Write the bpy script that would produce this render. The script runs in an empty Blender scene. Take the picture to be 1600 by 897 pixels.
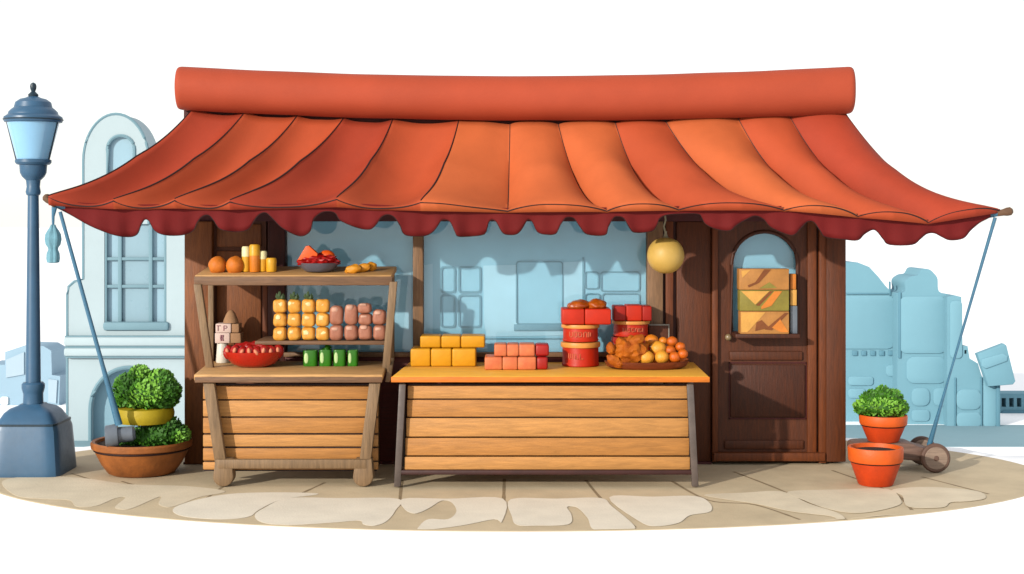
import bpy, bmesh, math, random
from mathutils import Vector, Matrix, noise
from mathutils.geometry import tessellate_polygon
random.seed(7)
R = math.radians
sc = bpy.context.scene
COL = sc.collection

# ------------------------------------------------------------------ camera model
F, D, H, CX, HY = 2280.0, 12.0, 4620 / 2280.0, 800.0, 340.0
def P(px, py, Y=0.0):
    d = D + Y
    return Vector(((px - CX) * d / F, Y, H - (py - HY) * d / F))
def X(px, Y=0.0): return (px - CX) * (D + Y) / F
def Z(py, Y=0.0): return H - (py - HY) * (D + Y) / F
def S(n, Y=0.0): return n * (D + Y) / F

# ------------------------------------------------------------------ materials
def lin(h):
    h = h.lstrip('#')
    o = []
    for i in (0, 2, 4):
        c = int(h[i:i + 2], 16) / 255
        o.append(c / 12.92 if c <= .04045 else ((c + .055) / 1.055) ** 2.4)
    return o
MATS = {}
KG = .75
def mat(name, hexc, k=.7, rough=.6, var=.18, scale=6, bump=.15, bscale=None, grain=None, spec=.35, sat=None, hex2=None, coat=0, metal=0):
    """procedural surface: base colour with noise variation, optional stretched grain, fine bump"""
    if name in MATS: return MATS[name]
    m = bpy.data.materials.new(name); m.use_nodes = True
    nt = m.node_tree; N = nt.nodes; Lk = nt.links
    b = N['Principled BSDF']
    k *= KG
    c = [x * k for x in lin(hexc)]
    c2 = [x * k for x in lin(hex2)] if hex2 else [x * (1 - var * 1.6) for x in c]
    c1 = c if hex2 else [min(1, x * (1 + var * .6)) for x in c]
    tc = N.new('ShaderNodeTexCoord'); mp = N.new('ShaderNodeMapping')
    Lk.new(tc.outputs['Object'], mp.inputs['Vector'])
    if grain: mp.inputs['Scale'].default_value = grain
    n1 = N.new('ShaderNodeTexNoise'); n1.inputs['Scale'].default_value = scale
    n1.inputs['Detail'].default_value = 6; n1.inputs['Roughness'].default_value = .62
    if grain: n1.inputs['Distortion'].default_value = .6
    Lk.new(mp.outputs['Vector'], n1.inputs['Vector'])
    cr = N.new('ShaderNodeValToRGB')
    cr.color_ramp.elements[0].position = .32; cr.color_ramp.elements[1].position = .68
    cr.color_ramp.elements[0].color = (*c2, 1); cr.color_ramp.elements[1].color = (*c1, 1)
    Lk.new(n1.outputs['Fac'], cr.inputs['Fac']); Lk.new(cr.outputs['Color'], b.inputs['Base Color'])
    n2 = N.new('ShaderNodeTexNoise'); n2.inputs['Scale'].default_value = bscale or scale * 6
    n2.inputs['Detail'].default_value = 4
    Lk.new(mp.outputs['Vector'], n2.inputs['Vector'])
    bp = N.new('ShaderNodeBump'); bp.inputs['Strength'].default_value = bump; bp.inputs['Distance'].default_value = .01
    Lk.new(n2.outputs['Fac'], bp.inputs['Height']); Lk.new(bp.outputs['Normal'], b.inputs['Normal'])
    mr = N.new('ShaderNodeMapRange'); mr.inputs['To Min'].default_value = max(0, rough - .1); mr.inputs['To Max'].default_value = min(1, rough + .1)
    Lk.new(n2.outputs['Fac'], mr.inputs['Value']); Lk.new(mr.outputs['Result'], b.inputs['Roughness'])
    b.inputs['Specular IOR Level'].default_value = spec
    b.inputs['Coat Weight'].default_value = coat; b.inputs['Metallic'].default_value = metal
    MATS[name] = m
    return m
GX = (1.2, 12, 12); GZ = (12, 12, 1.2)
def wood(name, hexc, k=.7, axis='x', var=.22, rough=.62, scale=4, **kw):
    return mat(name, hexc, k, rough, var, scale, .25, scale * 3, GX if axis == 'x' else GZ, **kw)

def glass_mat(name, tint, refl=.06):
    m = bpy.data.materials.new(name); m.use_nodes = True
    nt = m.node_tree; N = nt.nodes; Lk = nt.links
    N.remove(N['Principled BSDF'])
    t = N.new('ShaderNodeBsdfTransparent'); t.inputs['Color'].default_value = (*tint, 1)
    g = N.new('ShaderNodeBsdfGlossy'); g.inputs['Roughness'].default_value = .03
    f = N.new('ShaderNodeFresnel'); f.inputs['IOR'].default_value = 1.45
    mx = N.new('ShaderNodeMixShader')
    Lk.new(f.outputs['Fac'], mx.inputs['Fac']); Lk.new(t.outputs[0], mx.inputs[1]); Lk.new(g.outputs[0], mx.inputs[2])
    Lk.new(mx.outputs[0], N['Material Output'].inputs['Surface'])
    return m

# ------------------------------------------------------------------ object helpers
def link(o): COL.objects.link(o); return o
def tag(o, label=None, cat=None, group=None, kind=None):
    if label: o['label'] = label
    if cat: o['category'] = cat
    if group: o['group'] = group
    if kind: o['kind'] = kind
    return o
def thing(name, label, cat, loc, group=None):
    o = link(bpy.data.objects.new(name, None)); o.location = loc; o.empty_display_size = .1
    return tag(o, label, cat, group)
def origin(o):
    v = Vector((0, 0, 0))
    while o: v += Vector(o.location); o = o.parent
    return v
def obj(name, bm, mats, parent=None, loc=None, smooth=True, angle=35):
    """link a bmesh (world coordinates) as one mesh object"""
    base = origin(parent) if parent else Vector(loc or (0, 0, 0))
    bmesh.ops.translate(bm, verts=bm.verts, vec=-base)
    bmesh.ops.recalc_face_normals(bm, faces=bm.faces)
    ang = R(angle)
    for f in bm.faces: f.smooth = smooth
    if smooth:
        for e in bm.edges:
            if len(e.link_faces) == 2 and e.calc_face_angle(0) > ang: e.smooth = False
    me = bpy.data.meshes.new(name); bm.to_mesh(me); bm.free()
    for m in (mats if isinstance(mats, (list, tuple)) else [mats]): me.materials.append(m)
    o = link(bpy.data.objects.new(name, me))
    if parent: o.parent = parent
    else: o.location = base
    return o
def children(o): return [c for c in bpy.data.objects if c.parent == o]
def copy_tree(o, parent=None):
    c = o.copy(); COL.objects.link(c)
    if parent: c.parent = parent
    for ch in children(o): copy_tree(ch, c)
    return c

def new(): return bmesh.new()
def merge(bm, other, mi=None):
    me = bpy.data.meshes.new('tmp'); other.to_mesh(me); other.free()
    if mi is not None:
        for p in me.polygons: p.material_index = mi
    bm.from_mesh(me); bpy.data.meshes.remove(me)
def box(bm, x0, x1, y0, y1, z0, z1, bev=.006, mi=0, seg=2, xf=None):
    t = bmesh.new(); bmesh.ops.create_cube(t, size=1)
    for v in t.verts:
        v.co = Vector((x0 + (v.co.x + .5) * (x1 - x0), y0 + (v.co.y + .5) * (y1 - y0), z0 + (v.co.z + .5) * (z1 - z0)))
    if bev > 0:
        bev = min(bev, .45 * min(abs(x1 - x0), abs(y1 - y0), abs(z1 - z0)))
        bmesh.ops.bevel(t, geom=list(t.edges), offset=bev, segments=seg, profile=.5, affect='EDGES')
    if xf: bmesh.ops.transform(t, matrix=xf, verts=t.verts)
    merge(bm, t, mi); return bm
def pbox(bm, px0, px1, py0, py1, Yf, dep, bev=.006, mi=0, seg=2):
    """box whose front face covers the given pixel rectangle at depth Yf"""
    return box(bm, X(px0, Yf), X(px1, Yf), Yf, Yf + dep, Z(py1, Yf), Z(py0, Yf), bev, mi, seg)
def plate(bm, outer, holes, y0, y1, mi=0, bev=0):
    """flat plate from (x,z) loops, extruded along Y"""
    t = bmesh.new()
    loops = [[Vector((x, z, 0)) for x, z in outer]] + [[Vector((x, z, 0)) for x, z in h] for h in holes]
    flat = [v for l in loops for v in l]
    tris = tessellate_polygon(loops)
    fr = [t.verts.new((v.x, y0, v.y)) for v in flat]; bk = [t.verts.new((v.x, y1, v.y)) for v in flat]
    for a, b, c in tris:
        try: t.faces.new((fr[a], fr[b], fr[c])); t.faces.new((bk[c], bk[b], bk[a]))
        except ValueError: pass
    i0 = 0
    for l in loops:
        n = len(l)
        for i in range(n):
            j = (i + 1) % n
            t.faces.new((fr[i0 + i], fr[i0 + j], bk[i0 + j], bk[i0 + i]))
        i0 += n
    if bev:
        bmesh.ops.recalc_face_normals(t, faces=t.faces)
        es = [e for e in t.edges if len(e.link_faces) == 2 and e.calc_face_angle(0) > .6 and abs(e.verts[0].co.y - y0) < 1e-5 and abs(e.verts[1].co.y - y0) < 1e-5]
        bmesh.ops.bevel(t, geom=es, offset=bev, segments=2, profile=.5, affect='EDGES')
    merge(bm, t, mi); return bm
def smooth_loop(pts, n=6, closed=True):
    out = []; N = len(pts)
    rng = range(N) if closed else range(N - 1)
    for i in rng:
        g = (lambda k: pts[k % N]) if closed else (lambda k: pts[max(0, min(N - 1, k))])
        p0, p1, p2, p3 = [Vector(g(i + q)) for q in (-1, 0, 1, 2)]
        for s in range(n):
            t = s / n
            out.append(.5 * ((2 * p1) + (p2 - p0) * t + (2 * p0 - 5 * p1 + 4 * p2 - p3) * t * t + (3 * p1 - p0 - 3 * p2 + p3) * t ** 3))
    if not closed: out.append(Vector(pts[-1]))
    return out
def rrect(x0, x1, z0, z1, r, n=4):
    o = []
    for cx, cz, a in ((x1 - r, z1 - r, 0), (x0 + r, z1 - r, 90), (x0 + r, z0 + r, 180), (x1 - r, z0 + r, 270)):
        for i in range(n + 1):
            t = R(a + 90 * i / n); o.append((cx + r * math.cos(t), cz + r * math.sin(t)))
    return o
def archloop(x0, x1, z0, z1, n=16, flat=1.0):
    cx = (x0 + x1) / 2; r = (x1 - x0) / 2; rz = r * flat
    return [(x1, z0)] + [(cx + r * math.cos(math.pi * i / n), z1 - rz + rz * math.sin(math.pi * i / n)) for i in range(n + 1)] + [(x0, z0)]
def lathe(bm, prof, c, seg=32, mi=0, sx=1, sy=1, cap=True, square=None, rot=0):
    """revolve (radius, z) pairs about a vertical axis through c; square = superellipse power"""
    rings = []
    for r, z in prof:
        ring = []
        for i in range(seg):
            a = 2 * math.pi * i / seg + rot
            ca, sa = math.cos(a), math.sin(a)
            if square: q = (abs(ca) ** square + abs(sa) ** square) ** (-1 / square)
            else: q = 1
            ring.append(bm.verts.new((c[0] + r * q * ca * sx, c[1] + r * q * sa * sy, c[2] + z)))
        rings.append(ring)
    for a, b in zip(rings, rings[1:]):
        for i in range(seg):
            f = bm.faces.new((a[i], a[(i + 1) % seg], b[(i + 1) % seg], b[i])); f.material_index = mi
    if cap:
        for ring in (rings[0], rings[-1]):
            try: f = bm.faces.new(ring); f.material_index = mi
            except ValueError: pass
    return bm
def tube(bm, path, rad, seg=8, mi=0, flat=None):
    path = [Vector(p) for p in path]; n = len(path); rings = []
    rr = rad if isinstance(rad, (list, tuple)) else [rad] * n
    for i, p in enumerate(path):
        t = (path[min(n - 1, i + 1)] - path[max(0, i - 1)]).normalized()
        up = Vector((0, 0, 1)) if abs(t.z) < .95 else Vector((0, 1, 0))
        a = t.cross(up).normalized(); b = t.cross(a).normalized()
        rings.append([bm.verts.new(p + rr[i] * (a * math.cos(2 * math.pi * k / seg) + b * math.sin(2 * math.pi * k / seg))) for k in range(seg)])
    for A, B in zip(rings, rings[1:]):
        for k in range(seg):
            f = bm.faces.new((A[k], A[(k + 1) % seg], B[(k + 1) % seg], B[k])); f.material_index = mi
    for q in (rings[0], rings[-1]):
        f = bm.faces.new(q); f.material_index = mi
    return bm
def bar(bm, a, b, w, d, mi=0, bev=.006, w2=None):
    """rectangular bar from a to b: w wide in X, d deep in Y"""
    a, b = Vector(a), Vector(b); w2 = w2 or w
    t = bmesh.new(); bmesh.ops.create_cube(t, size=1)
    for v in t.verts:
        e = v.co.z > 0; q = b if e else a; ww = w2 if e else w
        v.co = Vector((q.x + v.co.x * ww, q.y + v.co.y * d, q.z))
    bmesh.ops.bevel(t, geom=list(t.edges), offset=min(bev, w * .4, d * .4), segments=2, profile=.5, affect='EDGES')
    merge(bm, t, mi); return bm
def blob(bm, c, r, mi=0, sub=3, amp=.12, freq=3.0, seed=0, lo=None, rot=None):
    """lumpy ellipsoid; lo flattens the underside at that fraction of the height"""
    t = bmesh.new(); bmesh.ops.create_icosphere(t, subdivisions=sub, radius=1)
    off = Vector((seed * 3.7, seed * 1.3, seed * 2.1))
    for v in t.verts:
        n = v.co.normalized(); k = 1 + amp * noise.noise(n * freq + off)
        q = n * k
        if lo is not None and q.z < lo: q.z = lo + (q.z - lo) * .06
        v.co = Vector((q.x * r[0], q.y * r[1], q.z * r[2]))
    if rot: bmesh.ops.transform(t, matrix=rot, verts=t.verts)
    bmesh.ops.translate(t, verts=t.verts, vec=Vector(c))
    merge(bm, t, mi); return bm
def soft_box(bm, c, sx, sy, sz, e=4, mi=0, n=24, m=16, amp=0, seed=0, taper=0):
    """superellipsoid, for soft-cornered goods"""
    def sg(v, p): return math.copysign(abs(v) ** p, v)
    p = 2 / e; rows = []
    for j in range(m + 1):
        ph = -math.pi / 2 + math.pi * j / m; row = []
        for i in range(n):
            th = 2 * math.pi * i / n
            q = Vector((sg(math.cos(ph), p) * sg(math.cos(th), p), sg(math.cos(ph), p) * sg(math.sin(th), p), sg(math.sin(ph), p)))
            k = 1 + (amp * noise.noise(q * 1.6 + Vector((seed * 5.1, seed, 0))) if amp else 0)
            tp = 1 + taper * q.z
            row.append(bm.verts.new((c[0] + q.x * sx * k * tp, c[1] + q.y * sy * k * tp, c[2] + q.z * sz * k)))
        rows.append(row)
    for a, b in zip(rows, rows[1:]):
        for i in range(n):
            f = bm.faces.new((a[i], a[(i + 1) % n], b[(i + 1) % n], b[i])); f.material_index = mi
    bmesh.ops.remove_doubles(bm, verts=[v for r_ in (rows[0], rows[-1]) for v in r_], dist=1e-6)
    return bm
def xdisc(bm, c, r, w, seg=32, mi=0, axis='y', bev=.004):
    """short cylinder with axis along x or y"""
    prof = [(r - bev, 0), (r, bev), (r, w - bev), (r - bev, w)]
    t = bmesh.new(); lathe(t, prof, (0, 0, 0), seg)
    M_ = Matrix.Rotation(R(90), 4, 'X') if axis == 'y' else Matrix.Rotation(R(90), 4, 'Y')
    bmesh.ops.transform(t, matrix=M_, verts=t.verts); bmesh.ops.translate(t, verts=t.verts, vec=Vector(c))
    merge(bm, t, mi); return bm
def strokes(bm, lines, r, mi=0):
    for l in lines: tube(bm, l, r, 6, mi)

# ------------------------------------------------------------------ palette
m_line = mat('dark_piping', '#2a0808', .8, .6, .1)
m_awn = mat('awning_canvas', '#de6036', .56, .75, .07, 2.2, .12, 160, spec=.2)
m_awn2 = mat('awning_canvas_lit', '#e8743f', .6, .75, .08, 2.2, .12, 160, spec=.2)  # lighter peach, paints light onto the brighter panels
m_awn3 = mat('awning_canvas_shaded', '#ce4e30', .54, .75, .08, 2.2, .12, 160, spec=.2)  # darker red, paints shade into the outer panels
m_val = mat('valance_canvas', '#8e1c1c', .5, .8, .08, 3, .12, 160, spec=.2)
m_beam = mat('beam_canvas', '#db5a36', .55, .7, .07, 1.6, .1, 120, spec=.25)
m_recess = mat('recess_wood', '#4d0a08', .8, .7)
m_wallL = wood('wall_wood_light', '#8a4e20', .8, 'z')
m_wall = wood('wall_wood', '#6c3206', .66, 'z')
m_walld = wood('wall_wood_dark', '#4a1404', .8, 'z')
m_low = wood('low_wall_wood', '#5c1404', .8, 'x')
m_post = wood('post_wood', '#8a6747', .85, 'z')
m_trim = wood('trim_wood', '#7c3c0e', .72, 'z')
m_door = wood('door_wood', '#6c3208', .58, 'z')
m_doorp = wood('door_panel_wood', '#5c2806', .58, 'z')
m_plank = wood('plank_wood', '#d99a54', .74, 'x', .16)
m_plank2 = wood('plank_wood_warm', '#cd8c46', .74, 'x', .16)
m_frame = wood('weathered_frame', '#8d7050', .85, 'z')
m_shelf = wood('shelf_wood', '#c9995f', .95, 'x')
m_shelfd = wood('shelf_edge_wood', '#7d5a3e', .85, 'x')
m_top = wood('honey_wood', '#fab63e', .95, 'x', .12)
m_topd = wood('honey_edge_wood', '#dc7818', .9, 'x', .14)
m_leg = mat('grey_metal_leg', '#6f625c', .7, .5, .15, 8)
m_blue = mat('backdrop_blue', '#a0d2e2', 1.12, .6, .05, 2, .05)
m_blueP = mat('backdrop_pale', '#b9e2ef', 1.12, .6, .04, 2, .05)
m_blueL = mat('backdrop_line', '#7fb0c0', .95, .6, .05, 2, .05)
m_glass = glass_mat('shop_glass', (.95, .98, 1))
m_lampg = mat('lamp_iron', '#3a6c92', .66, .4, .1, 4, .04, spec=.5)
m_lampd = mat('lamp_iron_dark', '#1d3a4a', .7, .45, .1, 7)
m_lampglass = mat('lamp_glass', '#98d0f6', .78, .12, .05, 3, .02, spec=.6)
m_pole = mat('blue_pole', '#3f7d9f', .7, .3, .12, 8, .05, spec=.6)
m_peg = wood('peg_wood', '#7a573c', .7, 'x')
m_pouch = mat('pouch_cloth', '#7fb6c8', .7, .8, .12, 20, .3)
m_bowl = mat('clay_bowl', '#b56a2e', .68, .6, .22, 7, .25)
m_pot = mat('terracotta', '#e84a10', .7, .55, .12, 8, .15)
m_potr = mat('terracotta_rim', '#fa6a1a', .7, .55, .1, 8, .15)
m_soil = mat('soil', '#3a2415', .7, .95, .3, 30, .8)
m_g1 = mat('leaf_light', '#84c440', .8, .6, .15, 20)
m_g2 = mat('leaf_mid', '#4f931a', .74, .6, .2, 20)
m_g3 = mat('leaf_dark', '#38740c', .7, .65, .2, 20)
m_band = mat('yellow_band', '#c8ae12', .72, .6, .1, 9)
m_mallet = mat('mallet_steel', '#7d8794', .65, .4, .15, 8, spec=.5)
m_cart = wood('cart_wood', '#86685a', .7, 'x')
m_wheel = wood('wheel_wood', '#a9917f', .7, 'x')
m_wheeld = mat('wheel_tyre', '#75584a', .7, .6)
m_slab = mat('flagstone', '#e4dac6', 1.08, .8, .06, 3, .25, 60)
m_pave = mat('paving', '#cab796', 1.06, .85, .1, 2.2, .25, 60)
m_pave2 = mat('flagstone_tan', '#dbccb0', 1.06, .85, .08, 3, .25, 60)
m_ground = mat('white_ground', '#ffffff', 1.2, .9, .01, 2, .02)

# ------------------------------------------------------------------ the setting: ground, pavement, street
EC = (0.03, -.3); EA, EB = 4.2, 2.27
def gz(x, y):
    E = math.hypot((x - EC[0]) / EA, (y - EC[1]) / EB)
    t = max(0, min(1, (E - 1.07) / .9)); t = t * t * (3 - 2 * t)
    u = max(0, min(1, (y - .0) / .7)); u = u * u * (3 - 2 * u)
    return -.005 - 4.4 * t * u
bm = new()
def spaced(a, b, n): return [a + (b - a) * i / n for i in range(n + 1)]
xs = [-600, -200, -80, -40, -20] + spaced(-12, 12, 60) + [20, 40, 80, 200, 600]
ys = [-120, -40, -12, -6, -3.5] + spaced(-2, 12, 56) + [16, 22, 30, 45, 80, 160, 400, 900]
grid = [[bm.verts.new((x, y, gz(x, y))) for x in xs] for y in ys]
for j in range(len(ys) - 1):
    for i in range(len(xs) - 1): bm.faces.new((grid[j][i], grid[j][i + 1], grid[j + 1][i + 1], grid[j + 1][i]))
tag(obj('ground', bm, m_ground), 'plain white ground around the oval stone paving', kind='structure')

SLABS = [  # (material, pixel outline)
 (2, [(4, 752), (60, 744), (135, 748), (200, 757), (290, 760), (352, 768), (312, 777), (283, 788), (262, 793), (248, 788), (252, 777), (240, 780), (205, 795), (186, 796), (180, 792), (196, 778), (180, 779), (150, 791), (120, 792), (108, 782), (70, 780), (25, 775)]),
 (1, [(270, 799), (285, 788), (345, 774), (415, 770), (498, 772), (440, 781), (405, 797), (388, 808), (345, 812), (290, 808)]),
 (1, [(398, 806), (412, 795), (450, 779), (530, 779), (622, 780), (618, 798), (604, 815), (585, 822), (568, 820), (561, 814), (520, 817), (450, 821), (410, 817)]),
 (1, [(630, 780), (700, 780), (786, 780), (784, 816), (772, 812), (720, 822), (658, 829), (656, 822), (670, 812), (700, 812), (713, 800), (706, 786), (690, 783), (668, 796), (648, 803), (632, 796)]),
 (1, [(798, 781), (870, 780), (938, 779), (956, 792), (990, 821), (984, 828), (930, 829), (918, 810), (902, 794), (886, 793), (893, 806), (888, 820), (840, 822), (808, 821), (800, 808)]),
 (1, [(952, 778), (1020, 777), (1085, 776), (1108, 786), (1110, 800), (1078, 806), (1060, 818), (1025, 823), (1000, 816)]),
 (2, [(1100, 775), (1160, 771), (1222, 769), (1262, 787), (1310, 803), (1323, 816), (1308, 817), (1300, 808), (1236, 800), (1180, 788)]),
 (2, [(1232, 769), (1310, 766), (1386, 765), (1408, 783), (1400, 792), (1360, 801), (1325, 802), (1290, 795), (1255, 782)]),
 (2, [(1395, 766), (1450, 762), (1525, 768), (1540, 779), (1516, 784), (1486, 786), (1472, 794), (1420, 793), (1410, 776)]),
 (2, [(1350, 812), (1365, 807), (1412, 805), (1424, 808), (1410, 812), (1375, 817)]),
]
bm = new()
n = 160
def ell(i, k=1.0): a = 2 * math.pi * i / n; return (EC[0] + EA * k * math.cos(a), EC[1] + EB * k * math.sin(a))
rings = []
for k, z in ((1.0, -.012), (.999, -.003), (.995, 0), (.9, 0), (.6, 0), (.3, 0)):
    rings.append([bm.verts.new((*ell(i, k), z)) for i in range(n)])
for a, b in zip(rings, rings[1:]):
    for i in range(n): bm.faces.new((a[i], a[(i + 1) % n], b[(i + 1) % n], b[i]))
bm.faces.new(rings[-1])
JOINTS = [[(352, 758), (318, 782)], [(508, 754), (450, 781), (400, 806)], [(628, 750), (624, 790)], [(788, 748), (787, 784)], [(915, 750), (945, 785), (992, 824)], [(1050, 752), (1108, 782), (1180, 789), (1250, 812)],
          [(1146, 737), (1225, 768), (1322, 812)], [(1300, 735), (1395, 770), (1425, 797)], [(190, 752), (250, 772), (262, 792)], [(112, 740), (150, 752)], [(1440, 745), (1545, 772)]]
for jl in JOINTS:
    c_ = smooth_loop([(a, b, 0) for a, b in jl], 8, False); g = []
    for p in c_:
        d = F * H / (p.y - HY); g.append(Vector(((p.x - CX) * d / F, d - D)))
    L_, R_ = [], []
    for i, p in enumerate(g):
        t = (g[min(len(g) - 1, i + 1)] - g[max(0, i - 1)]).normalized(); nn = Vector((-t.y, t.x)) * (.012 + .004 * noise.noise(Vector((i * .7, p.x, p.y))))
        L_.append(bm.verts.new((p.x + nn.x, p.y + nn.y, .0005))); R_.append(bm.verts.new((p.x - nn.x, p.y - nn.y, .0005)))
    for i in range(len(g) - 1):
        f = bm.faces.new((L_[i], L_[i + 1], R_[i + 1], R_[i])); f.material_index = 3
for si, (mi, poly) in enumerate(SLABS):
    pts = []
    for p in smooth_loop([(a, b, 0) for a, b in poly], 5):
        d = F * H / (p.y - HY); pts.append(((p.x - CX) * d / F, d - D))
    pts = [(x, y) for x, y in pts]
    good = []
    for x, y in pts:
        E = math.hypot((x - EC[0]) / EA, (y - EC[1]) / EB)
        if E > .99: x = EC[0] + (x - EC[0]) / E * .99; y = EC[1] + (y - EC[1]) / E * .99
        good.append((x, y))
    t = new(); plate(t, good, [], 0, .0015, mi)
    for v in t.verts: v.co = Vector((v.co.x, v.co.z, v.co.y + .001 + .0004 * si))
    merge(bm, t)
tag(obj('pavement', bm, [m_pave, m_slab, m_pave2, mat('paving_joint', '#a08a68', .85, .9, .15, 12, .3)], smooth=False), 'oval of tan flagstone paving under the shop', kind='structure')

m_lb = mat('house_pale_blue', '#d0e5ec', .64, .8, .03, .6, .05)
m_lbl = mat('house_trim_blue', '#93bccb', .58, .8, .04, .6, .05)
m_lbw = mat('house_pane', '#b9e2f6', .6, .3, .03, .6, .02)
m_lbd = mat('house_pane_mid', '#aed3e4', .58, .3, .03, .6, .02)
m_lba = mat('house_arch', '#a2d0e4', .58, .6, .03, .6, .02)
m_rb = mat('stone_blue', '#8ac0d3', .68, .85, .03, .5, .1)
m_rbl = mat('stone_blue_light', '#90c6d9', .68, .85, .03, .5, .1)
m_rbd = mat('stone_blue_joint', '#76aec4', .62, .85, .03, .5, .1)
m_far = mat('far_house_blue', '#b4d6ec', .7, .85, .03, .5, .05)
m_farl = mat('far_house_trim', '#cae3f4', .7, .85, .03, .5, .05)
m_street = mat('street_blue', '#a9d0dc', .62, .9, .03, .5, .05)

bm = new(); box(bm, -30, 60, 28.9, 33.2, -4.45, -4.395, 0)
tag(obj('street', bm, m_street), 'pale blue street strip below the distant stone buildings', kind='structure')

# ------------------------------------------------------------------ background buildings
def bz(Y): return gz(0, 30) - .02
def loopP(pts, Y): return [(X(a, Y), Z(b, Y)) for a, b in pts]
def rimtube(bm, loop, Y, r, mi):
    tube(bm, [Vector((a, Y, b)) for a, b in loop], r, 6, mi)

Y = 30.0; zb = -4.43
T = thing('townhouse', 'pale blue townhouse with round topped tower and cornice, behind the lamp post', 'house', (X(200, Y), Y, zb))
xl, xr, xm = X(130, Y), X(232, Y), X(440, Y)
tower = [(xr, Z(350, Y))] + [p for p in archloop(xl, xr, Z(350, Y), Z(178, Y), 24, 1.45)][1:-1] + [(xl, Z(350, Y)), (xl, Z(436, Y))]
body = tower + [(X(116, Y), Z(440, Y)), (X(107, Y), Z(448, Y)), (X(105, Y), Z(460, Y)), (X(105, Y), zb), (xm, zb), (xm, Z(350, Y))]
wu = archloop(X(168, Y), X(210, Y), Z(283, Y), Z(212, Y), 14)
wb = rrect(X(163, Y), X(260, Y), Z(514, Y), Z(350, Y), .08)
wd = archloop(X(141, Y), X(262, Y), zb + .01, Z(574, Y), 20, 1.1)
bm = new(); plate(bm, body, [wu, wb, wd], Y, Y + 1.3)
wallo = obj('wall', bm, m_lb, T, angle=30)
bm = new(); rimtube(bm, [p for p in body[:len(tower) + 4]], Y + .02, .045, 0)
obj('eaves_moulding', bm, m_lbl, T)
bm = new(); pbox(bm, 99, 442, 527, 541, Y - .25, .28, .06); pbox(bm, 99, 442, 544, 557, Y - .25, .28, .06)
obj('cornice', bm, m_lb, T)
for q in ((541, 544), (557, 559), (525, 527)):
    bm = new(); pbox(bm, 101, 440, *q, Y - .18, .2, 0); obj('cornice_groove', bm, m_lbl, T)
bm = new(); rimtube(bm, wu + wu[:1], Y, .05, 1); plate(bm, wu, [], Y + .1, Y + .14, 0)
obj('window', bm, [m_lbw, m_lbl], T)
w = obj('window', (lambda b: (pbox(b, 160, 263, 503, 517, Y - .12, .2, .08), b)[1])(new()), m_lbl, T)
bm = new(); plate(bm, wb, [], Y + .16, Y + .2, 0)
obj('pane', bm, m_lbw, w)
bm = new(); plate(bm, loopP([(190, 350), (232, 350), (232, 512), (190, 512)], Y), [], Y + .13, Y + .155, 0)
obj('pane', bm, m_lbd, w)
bm = new()
for a, b in ((163, 167), (184, 190), (232, 238), (256, 260)): pbox(bm, a, b, 350, 512, Y + .02, .1, .02)
for a in (402, 445): pbox(bm, 163, 260, a, a + 5, Y + .04, .07, .02)
obj('frame', bm, m_lbl, w)
bm = new(); rimtube(bm, wd, Y, .06, 1); plate(bm, wd, [], Y + .3, Y + .34, 0)
obj('archway', bm, [m_lba, m_lbl], T)

Y = 38.0
T = thing('small_house', 'small faint blue house far behind the lamp post', 'house', (X(45, Y), Y, zb))
pts = [(-60, 600), (-25, 595), (-22, 570), (8, 570), (8, 550), (38, 540), (68, 541), (80, 548), (81, 586), (94, 588), (92, 632), (98, 640), (98, 668), (-60, 668)]
bm = new(); plate(bm, [(a, max(b, zb)) for a, b in loopP(pts, Y)], [], Y, Y + 1.6); obj('wall', bm, m_far, T)
for q in ([(10, 562), (38, 550), (38, 585), (10, 590)], [(76, 592), (90, 594), (88, 630), (76, 628)]):
    bm = new(); plate(bm, loopP(q, Y), [], Y - .05, Y - .002, 0); obj('panel', bm, m_farl, T)
bm = new(); plate(bm, rrect(X(2, Y), X(13, Y), Z(632, Y), Z(620, Y), .05), [], Y - .06, Y, 0); obj('window', bm, m_ground, T)

def stone(bm, Y, rects, mi=1):
    for a, b, c, d in rects:
        r_ = min(S(min(b - a, d - c), Y) * .35, .25)
        bm = new(); plate(bm, rrect(X(a, Y), X(b, Y), Z(d, Y), Z(c, Y), r_, 5), [], Y - .05, Y + .02, mi, .012); obj('stone_block', bm, m_rbl, T)
Y = 34.0
T = thing('domed_house', 'pale blue stone building with domed roof, beside the shop door side', 'house', (X(1340, Y), Y, zb))
bm = new(); plate(bm, loopP([(1230, 700), (1230, 430), (1262, 413), (1300, 409), (1340, 410), (1358, 417), (1372, 432), (1383, 446), (1398, 462), (1402, 500), (1404, 700)], Y), [], Y, Y + 1.6)
obj('wall', bm, m_rb, T)
stone(None, Y, [(1240, 1398, 462, 545), (1325, 1364, 588, 602), (1325, 1352, 607, 622), (1384, 1412, 570, 588)], 0)
for q in [(1322, 1389, 458, 460), (1390, 1392, 440, 462)] + [(a, a + 8, 548, 556) for a in range(1332, 1390, 14)]:
    bm = new(); pbox(bm, *q, Y - .06, .12, .02); obj('moulding', bm, m_rbd, T)
Y = 33.4
T = thing('stepped_tower', 'blue stone tower with stepped rounded top, right of the domed building', 'tower', (X(1450, Y), Y, zb))
pts = smooth_loop([(1402, 458, 0), (1414, 455, 0), (1414, 440, 0), (1424, 432, 0), (1434, 430, 0), (1440, 421, 0), (1452, 421, 0), (1460, 428, 0), (1465, 436, 0), (1467, 455, 0), (1482, 460, 0)], 4, False)
bm = new(); plate(bm, loopP([(1402, 700)] + [(p.x, p.y) for p in pts] + [(1482, 700)], Y), [], Y, Y + 1.6); obj('wall', bm, m_rb, T)
stone(None, Y, [(1404, 1479, 463, 552), (1416, 1478, 557, 599), (1424, 1452, 606, 634), (1458, 1480, 606, 634), (1424, 1452, 640, 658)], 0)
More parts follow.
